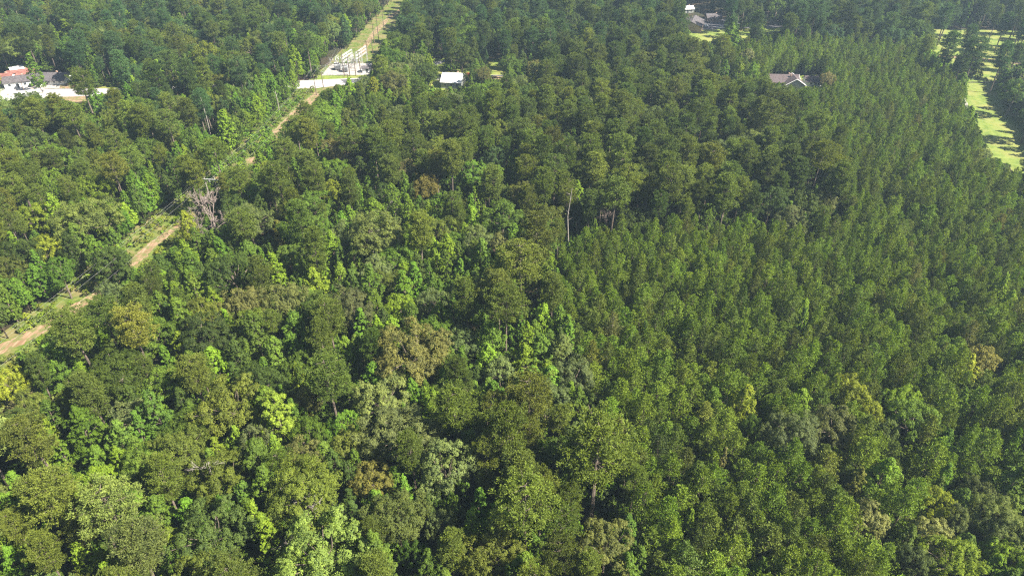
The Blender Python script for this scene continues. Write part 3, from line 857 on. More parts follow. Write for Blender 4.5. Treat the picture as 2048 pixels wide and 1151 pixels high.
# young pines in thinned planting rows
ang = R(8)
ca, sa = math.cos(ang), math.sin(ang)
for i in range(-130, 220):
    for j in range(0, 270):
        u, v = i * 4.1, j * 2.65
        x = u * ca - v * sa + rng.normal() * .32 + 60
        y = u * sa + v * ca + rng.normal() * .6 + 10
        if not (35 < y < 640) or x < -10: continue
        rg, px, py = region(x, y)
        if rg != "plant" or px > 2300 or py > 1500: continue
        if rng.uniform() < .10 + .25 * (math.sin(x * .09 + 1.3 * math.sin(y * .05)) * math.sin(y * .07 + x * .02) > .72) or open_ground(x, y): continue
        far = min(1.0, max(0.0, (y - 85) / 75))
        s = rng.uniform(.70, 1.08) * (1.3 - .3 * far)
        if near(x, y, 1.12 * s): continue
        sz = (.55 + .5 * s) * rng.uniform(.78, 1.16)
        if hides(x, y, 13 * sz, 4.8 * s, 3):
            s *= .7; sz *= .55
            if hides(x, y, 13 * sz, 4.8 * s, 3): continue
        if blocks(x, y, 13 * sz, 4.6 * s):
            s *= .62; sz *= .5
            if blocks(x, y, 13 * sz, 4.6 * s): continue
        z_ = rng.uniform()
        if z_ < .03: put("broadleaf_tree", x, y, s * .62, sz * .78, "lime" if z_ < .008 else "mid", 1.2)
        else: put("young_pine", x, y, s, sz, "plant" if z_ < .74 else ("pine" if z_ < .93 else ("olive" if z_ < .985 else "brown")), 1.15 * s)

# leafy curtain along the left wall of the clearing, green to the ground
for yk in np.arange(40, 345, 2.7):
    for q in (0, 1):
        x = cline_x(yk) - HALF - 1.2 - q * 3.6 + rng.normal() * .8; y = float(yk + rng.normal() * .7)
        if near(x, y, 1.4): continue
        s = rng.uniform(.62, 1.05); sz = rng.uniform(.62, 1.0) * (1 + .1 * q)
        if blocks(x, y, 17 * sz, 6.4 * s) or hides(x, y, 17 * sz, 6.4 * s, 3): s *= .6; sz *= .4
        put("broadleaf_tree", float(x), y, float(s), float(sz), ["green", "mid", "mid", "lime", "dark", "green"][int(rng.integers(6))], 1.5)

# wall of foliage along the far side of the mown field
WL = gpoly([(1990, 168), (2006, 210), (2044, 259), (2076, 310), (2114, 390)])
for (x1, y1), (x2, y2) in zip(WL, WL[1:]):
    L = math.hypot(x2 - x1, y2 - y1)
    for q in (0, 1, 2):
        for k in range(int(L / 2.2)):
            t = (k + rng.uniform(.1, .9)) / (L / 2.2)
            x, y = x1 + (x2 - x1) * t + 2.6 + q * 4.0 + rng.normal() * .5, y1 + (y2 - y1) * t + rng.normal() * .5
            if near(x, y, .9): continue
            put("broadleaf_tree", float(x), float(y), float(rng.uniform(.7, 1.1)), float(rng.uniform(.45, .60) + .13 * q), ["dark", "mid", "dark", "grey", "green"][int(rng.integers(5))], 1.0)

# the mixed woods
NOM = dict(tall_pine=(8.4, 23.5), oak_tree=(13.0, 17.5), broadleaf_tree=(6.4, 17.0), young_pine=(4.8, 13.5), shrub=(3.8, 3.0))
def try_tree(kind, x, y, s, sz, tint, pack):
    w, h = NOM[kind]
    r = w * s * .5 * pack
    if near(x, y, r): return False
    if blocks(x, y, h * sz, w * s) or hides(x, y, h * sz, w * s, h * sz * LOWF[kind]):
        for (k2, s2, z2, tn) in (("broadleaf_tree", .6, .5, "mid"), ("shrub", 1.5, 1.7, "green"), ("shrub", 1.0, 1.0, "mid")):
            w2, h2 = NOM[k2]
            if not blocks(x, y, h2 * z2, w2 * s2) and not hides(x, y, h2 * z2, w2 * s2, 1.0):
                if near(x, y, w2 * s2 * .4): return False
                put(k2, x, y, s2, z2, tn, w2 * s2 * .4); return True
        return False
    put(kind, x, y, s, sz, tint, r)
    return True
for rnd, (N_, smin, smax, pk) in enumerate(((18000, .72, 1.15, .74), (22000, .5, .8, .72), (26000, .42, .62, .66))):
    ys = rng.uniform(30, WOODS_Y1, N_)
    xs = rng.uniform(-1, 1, N_) * (ys * .80 + 75)
    for x, y in zip(xs, ys):
        if open_ground(x, y): continue
        rg, px, py = region(x, y)
        if rg == "plant": continue
        thin = inside(LAWN, x, y)
        if thin and (rnd or rng.uniform() < .86): continue
        sh, cols = MIX[rg]
        z_ = rng.uniform()
        kind = "tall_pine" if z_ < sh[0] else ("oak_tree" if z_ < sh[0] + sh[1] else "broadleaf_tree")
        if thin: kind = "tall_pine"
        if rnd == 2 and kind == "oak_tree": kind = "broadleaf_tree"
        s = rng.uniform(smin, smax) * (1.25 if kind == "broadleaf_tree" and rnd else 1.0)
        if kind == "tall_pine": s = min(1.15, s * 1.15)
        sz = min(1.12, max(.62, s ** .55 * rng.uniform(.88, 1.06)))
        cl = cols[kind]
        tn = cl[int(rng.integers(len(cl)))]
        try_tree(kind, float(x), float(y), float(s), float(sz), tn, pk)

# bushes: individually along the clearing, in the open
DIRTM = np.zeros((MH, MW), bool)
for p_ in DIRTP + VIS[5:7]: DIRTM |= inside(p_, xx, yy)
for _ in range(2600):
    y = float(rng.uniform(60, 372)); x = float(cline_x(y) + rng.uniform(-HALF - 1, 8))
    if any(inside(p_, x, y) for p_ in CLR_W): continue
    green_part = 238 < y < 335
    s = float(rng.uniform(.45, 1.25)) if green_part else float(rng.uniform(.3, .8))
    if near(x, y, .75 * s): continue
    if blocks(x, y, 3 * s, 3.8 * s, 0, DIRTM): continue
    pal = ["green", "green", "mid", "green", "lime", "mid", "pale"] if green_part else ["yellow", "pale", "olive", "lime", "gold"]
    put("shrub", x, y, s, s * float(rng.uniform(.7, 1.2)), pal[int(rng.integers(len(pal)))], .75 * s)

# ------------------------------------------------------------------ trees as objects
in_frame = [t for t in TREES if -t["wpx"] * .3 < t["px"] < 2048 + t["wpx"] * .3 and -t["wpx"] * .3 < t["py"] < 1151 + t["wpx"] * .3]
LIMIT = dict(oak_tree=290, broadleaf_tree=290, young_pine=290, tall_pine=290, shrub=290)
solo = []
for kind in PROTO:
    mine = sorted((t for t in in_frame if t["kind"] == kind), key=lambda t: (t["label"] is None, -t["wpx"]))
    # do not take trees that neighbours wholly hide: keep the near and large ones
    for t in mine[:LIMIT[kind]]:
        t["solo"] = True; solo.append(t)

# ---- labels: notable trees carry their own; others are named by the nearest notable tree or building
KINDWORD = dict(oak_tree="broad oak", broadleaf_tree="upright leafy tree", young_pine="young pine", tall_pine="tall pine", shrub="bush")
CATEGORY = dict(oak_tree="oak tree", broadleaf_tree="leafy tree", young_pine="young pine", tall_pine="pine tree", shrub="bush")
MARKS = [(425, 358, "the cross-arm pole structure"), (103, 158, "the long grey roofed building"), (28, 165, "the red roofed building"),
         (907, 160, "the white metal roof"), (1568, 165, "the mauve roofed house"), (1625, 162, "the mauve roofed garage"), (700, 125, "the substation gantries"),
         (430, 415, "the pale forked dead tree"), (427, 250, "the bare white snag"), (1385, 40, "the far white roofed building"), (1950, 240, "the mown field")]
short = lambda lab: "the " + " ".join(lab.split()[:4])
SHORT = [("great brown topped oak, widest dome in the middle", "the great brown topped oak"), ("huge sunlit spreading pine over a long dark trunk", "the huge spreading pine"),
  ("wide yellow topped oak in the lower woods", "the wide yellow topped oak"), ("great olive oak with white dead limbs in its crown", "the oak with white dead limbs"),
  ("very wide pale grey green oak with twiggy dead top", "the pale oak with twiggy top"), ("domed grey green oak in front of the great brown oak", "the domed grey green oak"),
  ("straw yellow blossomed crown in the lower right corner woods", "the straw yellow crown"), ("glowing yellow crown on the bright clump's near side", "the glowing yellow crown"),
  ("wide silver green oak in the lower right", "the wide silver green oak"), ("orange tinted oak right of the oak with white limbs", "the orange tinted oak"),
  ("very wide pale green oak halfway down the left woods", "the very wide pale green oak"), ("tan crowned oak in the middle of the dark woods", "the tan crowned oak"),
  ("pine with a thin white trunk standing apart in the young pines", "the white-trunked pine"), ("small-topped pine on a long pale curved trunk", "the pine with curved trunk"),
  ("big domed pine left of the huge spreading pine", "the big domed pine"), ("orange brown crown among young pines near the right edge", "the orange brown crown"),
  ("yellow lime tree alone among the young pines", "the lone yellow lime tree"), ("tall yellow lime tree in front of the pine woods, brightest below", "the tall yellow lime tree"),
  ("vivid emerald tree in the lower left woods", "the vivid emerald tree"), ("yellow green layered pine just right of the dirt track", "the yellow green layered pine"),
  ("bright yellow green domed tree behind the road, brightest in the far woods", "the bright far yellow dome"), ("lone tall pine with dark trunk standing in front of the pale road", "the lone roadside pine"),
  ("rounded dark green oak behind the young pine block's corner", "the rounded dark green oak"), ("tall pine with long bare dark trunk in the middle", "the bare dark trunked pine"),
  ("bright lime fan tree in the bottom middle", "the bright lime fan tree"), ("fine-leaved pale green dome near the bottom right corner", "the fine-leaved pale dome"),
  ("dark olive bushy pine in the lower middle", "the dark olive bushy pine"), ("great sunlit pine at the corner of the young pine block", "the great sunlit corner pine"),
  ("widest silvery oak touching the bottom edge", "the widest silvery oak"), ("yellow topped oak below the yellow green dome", "the left yellow topped oak"),
  ("very wide pale olive oak near the bottom edge", "the wide pale olive oak"), ("broad tree with sunlit yellow top beside the mown field", "the broad field-side tree"),
  ("bright lime crown in the woods beside the clearing's middle", "the bright lime crown"), ("rounded green tree standing alone before the far meadow", "the lone meadow tree"),
  ("wide dark oak below the layered pines", "the wide dark oak"), ("bright ragged column left of the great brown oak", "the bright ragged column"),
  ("tall pine with dark trunk beside the hollow", "the pine beside the hollow"), ("lime green vine-clad tree on the edge of the pine block", "the vine-clad lime tree"),
  ("wide grey green oak with twiggy pale top", "the wide twiggy grey oak"), ("lime tree right of a dark gap in the lower right", "the lime tree by the dark gap")]
sd = dict(SHORT)
for t in solo:
    if t["label"] in sd: MARKS.append((t["px"], t["py"], sd[t["label"]]))
DIRS = ["right of", "behind and right of", "behind", "behind and left of", "left of", "in front and left of", "in front of", "in front and right of"]
REGWORD = dict(plant="in the planted block of young pines", pine="in the dark pine woods behind the young pines", farr="in the far woods at the top",
    leftfar="in the far woods beyond the left road", left="in the woods left of the power line clearing", botl="in the bottom left corner pines",
    botpine="at the bottom middle beside the young pines", right="in the woods at the right edge", mix="in the mixed woods right of the clearing")
GROUPWORD = dict(oak_tree="broad oaks ", broadleaf_tree="upright leafy trees ", young_pine="young pines ", tall_pine="tall pines ", shrub="bushes ")
ORD = ["", "second ", "third ", "fourth ", "fifth ", "sixth "]
lim = 330.0
cand = []
for t in solo:
    if t["label"]: continue
    d = [(math.hypot(t["px"] - m[0], (t["py"] - m[1]) * 1.3), m) for m in MARKS]
    dd, m = min(d, key=lambda q: q[0])
    t["mark"], t["md"] = m, dd
    a = math.degrees(math.atan2(-(t["py"] - m[1]), t["px"] - m[0])) % 360
    t["dir"] = DIRS[int((a + 22.5) // 45) % 8]
used = {}
for t in sorted((t for t in solo if not t["label"]), key=lambda t: t["md"]):
    key = (t["kind"], t["tn"], t["dir"], t["mark"][2])
    n_ = used.get(key, 0)
    reg = region(t["x"], t["y"])[0]
    if t["kind"] == "shrub":
        if t["y"] < 170: where = "at the clearing's near end"
        elif t["y"] < 240: where = "in the clearing before the cross-arm poles"
        elif t["y"] < 330: where = "in the clearing between cross-arm poles and road"
        else: where = "in the clearing by the road"
        t["label"] = f"{TINTWORD[t['tn']]} bush {where}"; t["group"] = "bushes " + where
        continue
    t["group"] = GROUPWORD[t["kind"]] + REGWORD[reg]
    if n_ < (4 if t["kind"] == "young_pine" else 6) and t["md"] < (150 if t["kind"] == "young_pine" else lim):
        used[key] = n_ + 1
        t["label"] = f"{ORD[n_]}{TINTWORD[t['tn']]} {KINDWORD[t['kind']]} {t['dir']} {t['mark'][2]}"
    if len((t["label"] or "").split()) > 16: t["label"] = None
    if not t["label"]:
        t["label"] = f"{TINTWORD[t['tn']]} {KINDWORD[t['kind']]} {REGWORD[reg]}"

def link_mesh(name, me, parent, tint=None):
    o = bpy.data.objects.new(name, me)
    COL.objects.link(o)
    if parent: o.parent = parent
    if tint is not None: o["tint"] = [float(c) for c in tint]
    return o

for t in solo:
    P = PROTO[t["kind"]][t["vi"]]
    tall = t["wpx"] > 30
    if tall:
        root = empty(t["kind"], (t["x"], t["y"], 0), t["rz"])
        link_mesh("crown", P["crown"], root, t["tint"])
        link_mesh("trunk", P["trunk"], root)
    else:
        root = link_mesh(t["kind"], P["full"], None, t["tint"])
        root.location = (t["x"], t["y"], 0); root.rotation_euler = (0, 0, t["rz"])
    root.scale = (t["s"], t["s"], t["sz"])
    tag(root, t["label"], CATEGORY[t["kind"]], t.get("group"))

# ---- the rest of the woods: one object per kind of tree
def scatter(name, protos, items, kind="stuff", label=None):
    """items: (x, y, s, sz, rz, variant, tint)"""
    col = bpy.data.collections.new(name + "_sources")
    for i, me in enumerate(protos):
        o = bpy.data.objects.new("%s_source_%02d" % (name, i), me)
        col.objects.link(o)
    n = len(items)
    me = bpy.data.meshes.new(name)
    me.vertices.add(n)
    me.vertices.foreach_set("co", np.array([(a[0], a[1], 0.0) for a in items], dtype=np.float32).ravel())
    for nm, typ, val in (("sc", 'FLOAT_VECTOR', [(a[2], a[2], a[3]) for a in items]), ("rot", 'FLOAT_VECTOR', [(0, 0, a[4]) for a in items]),
                         ("tint", 'FLOAT_COLOR', [(*a[6], 1) for a in items]), ("vi", 'INT', [a[5] for a in items])):
        at = me.attributes.new(nm, typ, 'POINT')
        key = {"FLOAT_VECTOR": "vector", "FLOAT_COLOR": "color", "INT": "value"}[typ]
        at.data.foreach_set(key, np.array(val, dtype=np.int32 if typ == 'INT' else np.float32).ravel())
    ob = bpy.data.objects.new(name, me)
    COL.objects.link(ob)
    ng = bpy.data.node_groups.new(name + "_scatter", 'GeometryNodeTree')
    ng.interface.new_socket("Geometry", in_out='INPUT', socket_type='NodeSocketGeometry')
    ng.interface.new_socket("Geometry", in_out='OUTPUT', socket_type='NodeSocketGeometry')
    N, L = ng.nodes, ng.links
    gi, go = N.new("NodeGroupInput"), N.new("NodeGroupOutput")
    ci = N.new("GeometryNodeCollectionInfo"); ci.inputs["Collection"].default_value = col
    ci.inputs["Separate Children"].default_value = True; ci.inputs["Reset Children"].default_value = True
    iop = N.new("GeometryNodeInstanceOnPoints")
    iop.inputs["Pick Instance"].default_value = True
    def attr(nm, typ):
        a = N.new("GeometryNodeInputNamedAttribute"); a.data_type = typ; a.inputs["Name"].default_value = nm; return a.outputs["Attribute"]
    L.new(gi.outputs[0], iop.inputs["Points"]); L.new(ci.outputs[0], iop.inputs["Instance"])
    L.new(attr("vi", 'INT'), iop.inputs["Instance Index"])
    L.new(attr("rot", 'FLOAT_VECTOR'), iop.inputs["Rotation"])
    L.new(attr("sc", 'FLOAT_VECTOR'), iop.inputs["Scale"])
    L.new(iop.outputs[0], go.inputs[0])
    md = ob.modifiers.new("scatter", 'NODES'); md.node_group = ng
    tag(ob, label, None, None, kind)
    return ob

for kind, nm, lab in (("oak_tree", "oak_woods", "mixed broad oaks filling the far and half hidden woods"), ("broadleaf_tree", "leafy_woods", "slender leafy trees filling gaps in the woods"),
                      ("young_pine", "young_pine_woods", "farther rows of the block of young pines"), ("tall_pine", "pine_woods", "tall pines filling the far and half hidden woods"),
                      ("shrub", "bushes_undergrowth", "bushes along the edges of the clearings")):
    rest = [(t["x"], t["y"], t["s"], t["sz"], t["rz"], t["vi"], t["tint"]) for t in TREES if t["kind"] == kind and not t.get("solo")]
    if rest: scatter(nm, [p_["full"] for p_ in PROTO[kind]], rest, "stuff", lab)

# undergrowth beneath the canopy
ug = []
for x, y in zip(rng.uniform(-1, 1, 26000), rng.uniform(35, 520, 26000)):
    X = x * (y * .80 + 40)
    if open_ground(X, y) or inside(LAWN, X, y): continue
    s = rng.uniform(.6, 1.5)
    if blocks(X, y, 3 * s, 3.8 * s): continue
    c = np.array(TINT[("mid", "dark", "green")[int(rng.integers(3))]]) * rng.uniform(.7, 1.1)
    ug.append((X, y, s, s * rng.uniform(.8, 1.6), rng.uniform(0, 6.28), int(rng.integers(4)), tuple(c)))
scatter("undergrowth", [p_["full"] for p_ in PROTO["shrub"]], ug, "stuff", "low shrubs and saplings beneath the trees")

# ------------------------------------------------------------------ dead trees, snags and bare limbs
def dead_tree(px, py, hp, lab, mat, seed, base=True, spread=.5, w=1.0, r0=.2):
    """foot at photo pixel (px, py); hp = height in photo pixels"""
    gx, gy, _ = ground(px, py)
    _, _, d = proj(gx, gy, 0)
    h = hp * d / FPX / CP * .93
    t, hh = make_dead(seed, 15.0, spread)
    k = h / 15.0
    t.v = [(a[0] * k * w, a[1] * k * w, a[2] * k) for a in t.v]
    t.f = t.f
    o = t.build("dead_tree", mat, None, (gx, gy, 0))
    return tag(o, lab, "dead tree")
dead_tree(437, 492, 102, "pale forked dead tree with pinkish twigs beside the clearing", M_DEAD, 7, w=1.4)
dead_tree(408, 490, 80, "smaller leaning dead tree left of the pale forked one", M_DEAD, 12, w=1.4)
dead_tree(398, 262, 46, "grey leafless tree behind the bare white snag", M_DEAD, 15, w=1.2)
dead_tree(1212, 468, 60, "brown leafless tree at the far edge of the young pines", M_DEAD, 19, w=1.4)
dead_tree(748, 520, 80, "twiggy dead top poking from the pale wide oak", M_PALEBARK, 23, w=1.2)
dead_tree(780, 440, 60, "whitish dead branches in the dark woods behind the pale oak", M_PALEBARK, 29, w=1.2)
dead_tree(1158, 400, 74, "grey bare branches behind the vine-clad bright top", M_DEAD, 31, w=1.2)
dead_tree(650, 830, 70, "grey broken-topped snag among the lime columns", M_PALEBARK, 37, w=.8)
def snag(px, py, hp, lab, bend, mat, r=.22):
    gx, gy, _ = ground(px, py)
    _, _, d = proj(gx, gy, 0)
    h = hp * d / FPX / CP * .95
    t = MB().tube([(0, 0, -.3), (bend * .6, 0, h * .3), (bend, 0, h * .6), (bend * .3, 0, h)], [r, r * .9, r * .7, r * .35], 7)
    for k in range(5):
        z = h * (.55 + .09 * k)
        a = k * 2.4
        t.tube([(bend * .7, 0, z), (bend * .7 + math.cos(a) * 1.2, math.sin(a) * 1.2, z + .8)], [.07, .02], 4)
    return tag(t.build("snag", mat, None, (gx, gy, 0)), lab, "dead tree")
snag(425, 286, 80, "bare white snag standing at the clearing's bend", .4, M_PALEBARK)
snag(1139, 512, 130, "long pale curved bare trunk at the young pines' corner", -1.3, M_PALEBARK)
snag(560, 232, 44, "thin white bare trunk above the dirt bend", .3, M_PALEBARK)

# white dead limbs in the crown of the great olive oak
for (px, py, zz, lab, seed) in ((632, 1000, 15.5, "white dead limb forking out of the great olive oak's crown", 3), (576, 985, 15.0, "shorter white limb in the same crown, farther left", 5),
                                (412, 925, 15.5, "pale forked twigs on the wide olive oak's top", 8), (585, 1075, 12, "fallen pale limb in the dark gap below the great olive oak", 11)):
    gx, gy, _ = ground(px, py, zz)
    g = np.random.default_rng(seed)
    t = MB()
    def fork(p, d, L, rad, lvl):
        q = p + d * L
        m_ = (p + q) / 2 + g.normal(size=3) * L * .08
        t.tube([tuple(p), tuple(m_), tuple(q)], [rad, rad * .8, rad * .6], 5)
        if lvl:
            for _ in range(3):
                fork(p + (q - p) * g.uniform(.5, 1), unit((d + g.normal(size=3) * .55)[None])[0], L * g.uniform(.5, .75), rad * .6, lvl - 1)
    fork(np.array([0, 0, -2.5]), unit(np.array([[g.uniform(.2, .7), -.3, .75]]))[0], 3.0, .10, 3)
    fork(np.array([0, 0, -2.5]), unit(np.array([[-.7, -.2, .75]]))[0], 2.4, .08, 3)
    tag(t.build("dead_limb", M_PALEBARK, None, (gx, gy, zz)), lab, "dead limb")

# ------------------------------------------------------------------ buildings
def gable(name, lab, cat, px, py, L, W, hw, hr, rz, wall, roof, windows=4, over=.5, trim=None, door=True):
    gx, gy, _ = ground(px, py)
    root = tag(empty(name, (gx, gy, 0), rz), lab, cat)
    w = MB().box(0, 0, hw / 2, L, W, hw)
    for s in (-1, 1):
        x = s * (L / 2 - .01)
        b = len(w.v)
        w.v += [(x, -W / 2, hw), (x, W / 2, hw), (x, 0, hw + hr * .93), (x - s * .3, -W / 2, hw), (x - s * .3, W / 2, hw), (x - s * .3, 0, hw + hr * .93)]
        w.f += [(b, b + 1, b + 2), (b + 3, b + 5, b + 4)]
    w.build("wall", wall, root)
    r = MB()
    th = .18
    X, Y = L / 2 + over, W / 2 + over
    drop = hr * over / (W / 2)
    for s in (-1, 1):
        b = len(r.v)
        r.v += [(-X, s * Y, hw - drop), (X, s * Y, hw - drop), (X, 0, hw + hr), (-X, 0, hw + hr), (-X, s * Y, hw - drop + th), (X, s * Y, hw - drop + th), (X, 0, hw + hr + th), (-X, 0, hw + hr + th)]
        r.f += [(b, b + 1, b + 2, b + 3), (b + 4, b + 7, b + 6, b + 5), (b, b + 4, b + 5, b + 1), (b + 1, b + 5, b + 6, b + 2), (b, b + 3, b + 7, b + 4)]
    ro = r.build("roof", roof, root)
    MB().box(L * .22, W * .12, hw + hr * .95, .7, .7, 1.3).build("chimney", M_WALLTAN, ro)
    if trim:
        tr = MB()
        for s in (-1, 1):
            for e in (-1, 1):
                a = (e * (X + .06), s * Y, hw - drop + th * .5); c = (e * (X + .06), 0, hw + hr + th * .5)
                tr.tube([a, c], [.16, .16], 4)
        tr.build("roof_trim", trim, root)
    for k in range(windows):
        x = -L / 2 + L * (k + .7) / (windows + .4)
        f = MB().box(x, -W / 2 - .03, hw * .55, 1.5, .1, 1.3).build("window", M_WHITE, root)
        MB().box(x, -W / 2 - .09, hw * .55, 1.25, .04, 1.05).build("pane", M_GLASS, f)
    if door:
        d = MB().box(L * .02, -W / 2 - .04, 1.05, 1.0, .1, 2.1).build("door", M_GLASS, root)
        MB().box(L * .02 + .38, -W / 2 - .12, 1.0, .06, .06, .16).build("handle", M_STEEL, d)
    return root
gable("ranch_building", "long low building with grey shingle roof and white gable beside the pale road", "building", 103, 164, 19, 9, 2.8, 2.3, 0.0, M_WHITE, M_GREYROOF, 6, 1.1)
gable("shop_building", "white building with red roof at the left edge by the road", "building", 6, 166, 13, 9, 3.0, 2.0, R(8), M_WHITE, M_REDROOF, 4)
gable("shop_building", "white building with dark grey roof between the red roofs", "building", 40, 171, 12, 8, 3.2, 2.0, R(22), M_WHITE, M_GREYROOF, 3)
gable("shop_building", "small red roofed building behind the grey roofed white one", "building", 48, 158, 12, 7, 3.0, 2.2, R(30), M_WALLTAN, M_REDROOF, 2)
gable("shed", "small white roofed shed at the foot of the woods by the shops", "shed", 37, 146, 6, 5, 2.4, 1.2, R(40), M_WHITE, M_METALROOF, 1)
gable("house", "house with a bright white metal roof among dark oaks", "house", 907, 170, 10.5, 12, 3.4, 3.0, R(-8), M_WALLGREY, M_METALROOF, 3)
gable("house", "mauve roofed house with a white trimmed grey gable in the young pines", "house", 1562, 170, 15, 9, 3.0, 2.6, R(-4), M_WALLGREY, M_MAUVEROOF, 4, .6, M_WHITE)
gable("house_wing", "front gable wing of the mauve roofed house with white bargeboards", "house", 1584, 175, 9, 9.5, 3.0, 2.9, R(86), M_WALLGREY, M_MAUVEROOF, 2, .6, M_WHITE, False)
gable("garage", "small mauve roofed garage on posts beside the mauve roofed house", "garage", 1625, 169, 9.5, 6, 2.6, 1.9, R(-2), M_WHITE, M_MAUVEROOF, 2)
gable("far_building", "far building with pale grey roof and dark side by the parking lot", "building", 1384, 58, 18, 13, 4.0, 2.6, R(70), M_WALLTAN, M_GREYROOF, 4)
gable("far_building", "far white roofed building behind the pale grey roofed one", "building", 1372, 24, 9, 6, 2.6, 1.5, R(10), M_WALLGREY, M_METALROOF, 3)
gable("far_house", "far small pink walled house beyond the dark parking lot", "house", 1425, 42, 10, 7, 3.0, 1.8, R(5), M_WALLTAN, M_GREYROOF, 2)
gable("far_house", "far white house glimpsed at the top between tall pines", "house", 1782, 12, 12, 8, 3.2, 2.2, R(15), M_WHITE, M_METALROOF, 2)
gable("far_house", "far pale cottage at the top, left of the tall pines over the lawn", "house", 1523, 40, 7, 6, 3.0, 1.8, R(-10), M_WHITE, M_GREYROOF, 2)
gable("hidden_house", "white roof glimpsed through trees below the pale road", "house", 62, 198, 10, 8, 2.8, 1.6, R(25), M_WHITE, M_METALROOF, 2)
gable("hidden_house", "white roof patch among dark oaks near the left edge", "house", 14, 209, 9, 8, 2.8, 1.6, R(5), M_WHITE, M_METALROOF, 2)
gable("carport", "dark roofed carport below the bare yard by the road", "carport", 212, 203, 8, 6, 2.4, 1.0, R(-6), M_WALLTAN, M_GREYROOF, 1)
gable("hidden_house", "white walled house in shade right of the dark roofed carport", "house", 253, 210, 9, 7, 2.8, 1.6, R(12), M_WHITE, M_GREYROOF, 3)
gable("substation_hut", "small white control hut with dark roof edge on the gravel pad", "hut", 735, 144, 5, 3.5, 2.6, .7, R(4), M_WHITE, M_GREYROOF, 1)

def car(px, py, rz, m, lab, name="parked_car"):
    gx, gy, _ = ground(px, py)
    root = tag(empty(name, (gx, gy, .04), rz), lab, "car", "cars parked near the houses")
    b = MB().box(0, 0, .62, 4.4, 1.75, .62)
    b.box(-.2, 0, 1.02, 2.5, 1.55, .18)
    b.build("body", m, root)
    MB().box(-.2, 0, 1.24, 2.2, 1.48, .34).build("window", M_GLASS, root)
    MB().box(-.2, 0, 1.46, 1.9, 1.4, .09).build("roof", m, root)
    for sx in (-1.35, 1.35):
        for sy in (-.85, .85):
            w = MB().tube([(sx, sy - .1, .33), (sx, sy + .1, .33)], [.33, .33], 12).build("wheel", M_TYRE, root)
            MB().tube([(sx, sy - .12, .33), (sx, sy + .12, .33)], [.18, .18], 8).build("rim", M_STEEL, w)
    return root
car(66, 172, R(80), M_CARS[2], "dark car parked on the verge by the grey roofed building")
car(84, 172, R(85), M_CARS[0], "white car parked in front of the grey roofed building")
car(118, 204, R(20), M_CARS[1], "blue car parked at the bare yard below the road")
car(936, 152, R(10), M_CARS[3], "red car on the drive right of the white metal roof")
car(1410, 54, R(15), M_CARS[0], "white car in the far shaded parking lot")
car(1440, 57, R(15), M_CARS[0], "second white car in the far parking lot, nearer the meadow")

# ------------------------------------------------------------------ substation
def lattice(mb, a, b, w=.5, n=8, r=.07):
    A, B = Vector(a), Vector(b)
    d = (B - A).normalized()
    ref = Vector((0, 0, 1)) if abs(d.z) < .8 else Vector((1, 0, 0))
    u = d.cross(ref).normalized() * w * .5; v = d.cross(u).normalized() * w * .5
    cs = [u + v, u - v, -u - v, -u + v]
    for c in cs: mb.tube([A + c, B + c], [r, r], 4)
    for k in range(n):
        p, q = A + (B - A) * (k / n), A + (B - A) * ((k + 1) / n)
        for i in range(4):
            mb.tube([p + cs[i], q + cs[(i + 1) % 4]], [r * .6, r * .6], 4)
def gantry(px, py, L, H, rz, lab, low=True):
    gx, gy, _ = ground(px, py)
    root = tag(empty("steel_gantry", (gx, gy, .02), rz), lab, "gantry", "white lattice gantries of the substation")
    for x in (-L / 2, 0, L / 2):
        c = MB(); lattice(c, (x, 0, 0), (x, 0, H), .45, 7, .045); c.build("column", M_GANTRY, root)
    for z in ((H, H - 1.6, H - 3.4)):
        c = MB(); lattice(c, (-L / 2, 0, z), (L / 2, 0, z), .45, 9, .045); c.build("beam", M_GANTRY, root)
    for k in range(6):
        x = -L / 2 + L * (k + .5) / 6
        c = MB().tube([(x, 0, H - 3.5), (x, 0, H - 4.4)], [.12, .12], 6); c.build("insulator", M_STEEL, root)
    return root
gantry(697, 134, 13, 8, R(76), "left white lattice gantry of the substation")
gantry(725, 131, 14, 9, R(76), "right white lattice gantry of the substation, with two stacked panels")
def transformer(px, py, rz, lab):
    gx, gy, _ = ground(px, py)
    root = tag(empty("transformer", (gx, gy, .02), rz), lab, "transformer", "grey transformers on the gravel pad")
    MB().box(0, 0, 1.7, 3.4, 2.2, 2.8).build("tank", M_STEEL, root)
    for s in (-1, 1):
        f = MB()
        for k in range(7): f.box(-1.3 + k * .43, s * 1.5, 1.6, .12, .7, 2.1)
        f.build("radiator", M_STEEL, root)
    for k in range(3):
        MB().tube([(-1 + k, 0, 3.1), (-1 + k, 0, 3.7), (-1 + k, 0, 4.4)], [.16, .22, .08], 8).build("bushing", M_POLE, root)
    MB().tube([(-1.6, .6, 3.6), (1.2, .6, 3.6)], [.35, .35], 10).build("oil_drum", M_WHITE, root)
transformer(691, 143, R(10), "grey transformer under the left lattice gantry")
transformer(676, 139, R(20), "grey transformer at the gravel pad's left end")
bus_spots = [(668, 136), (676, 131), (684, 134), (702, 138), (710, 134), (706, 128), (716, 137), (692, 128), (700, 124), (718, 126)]
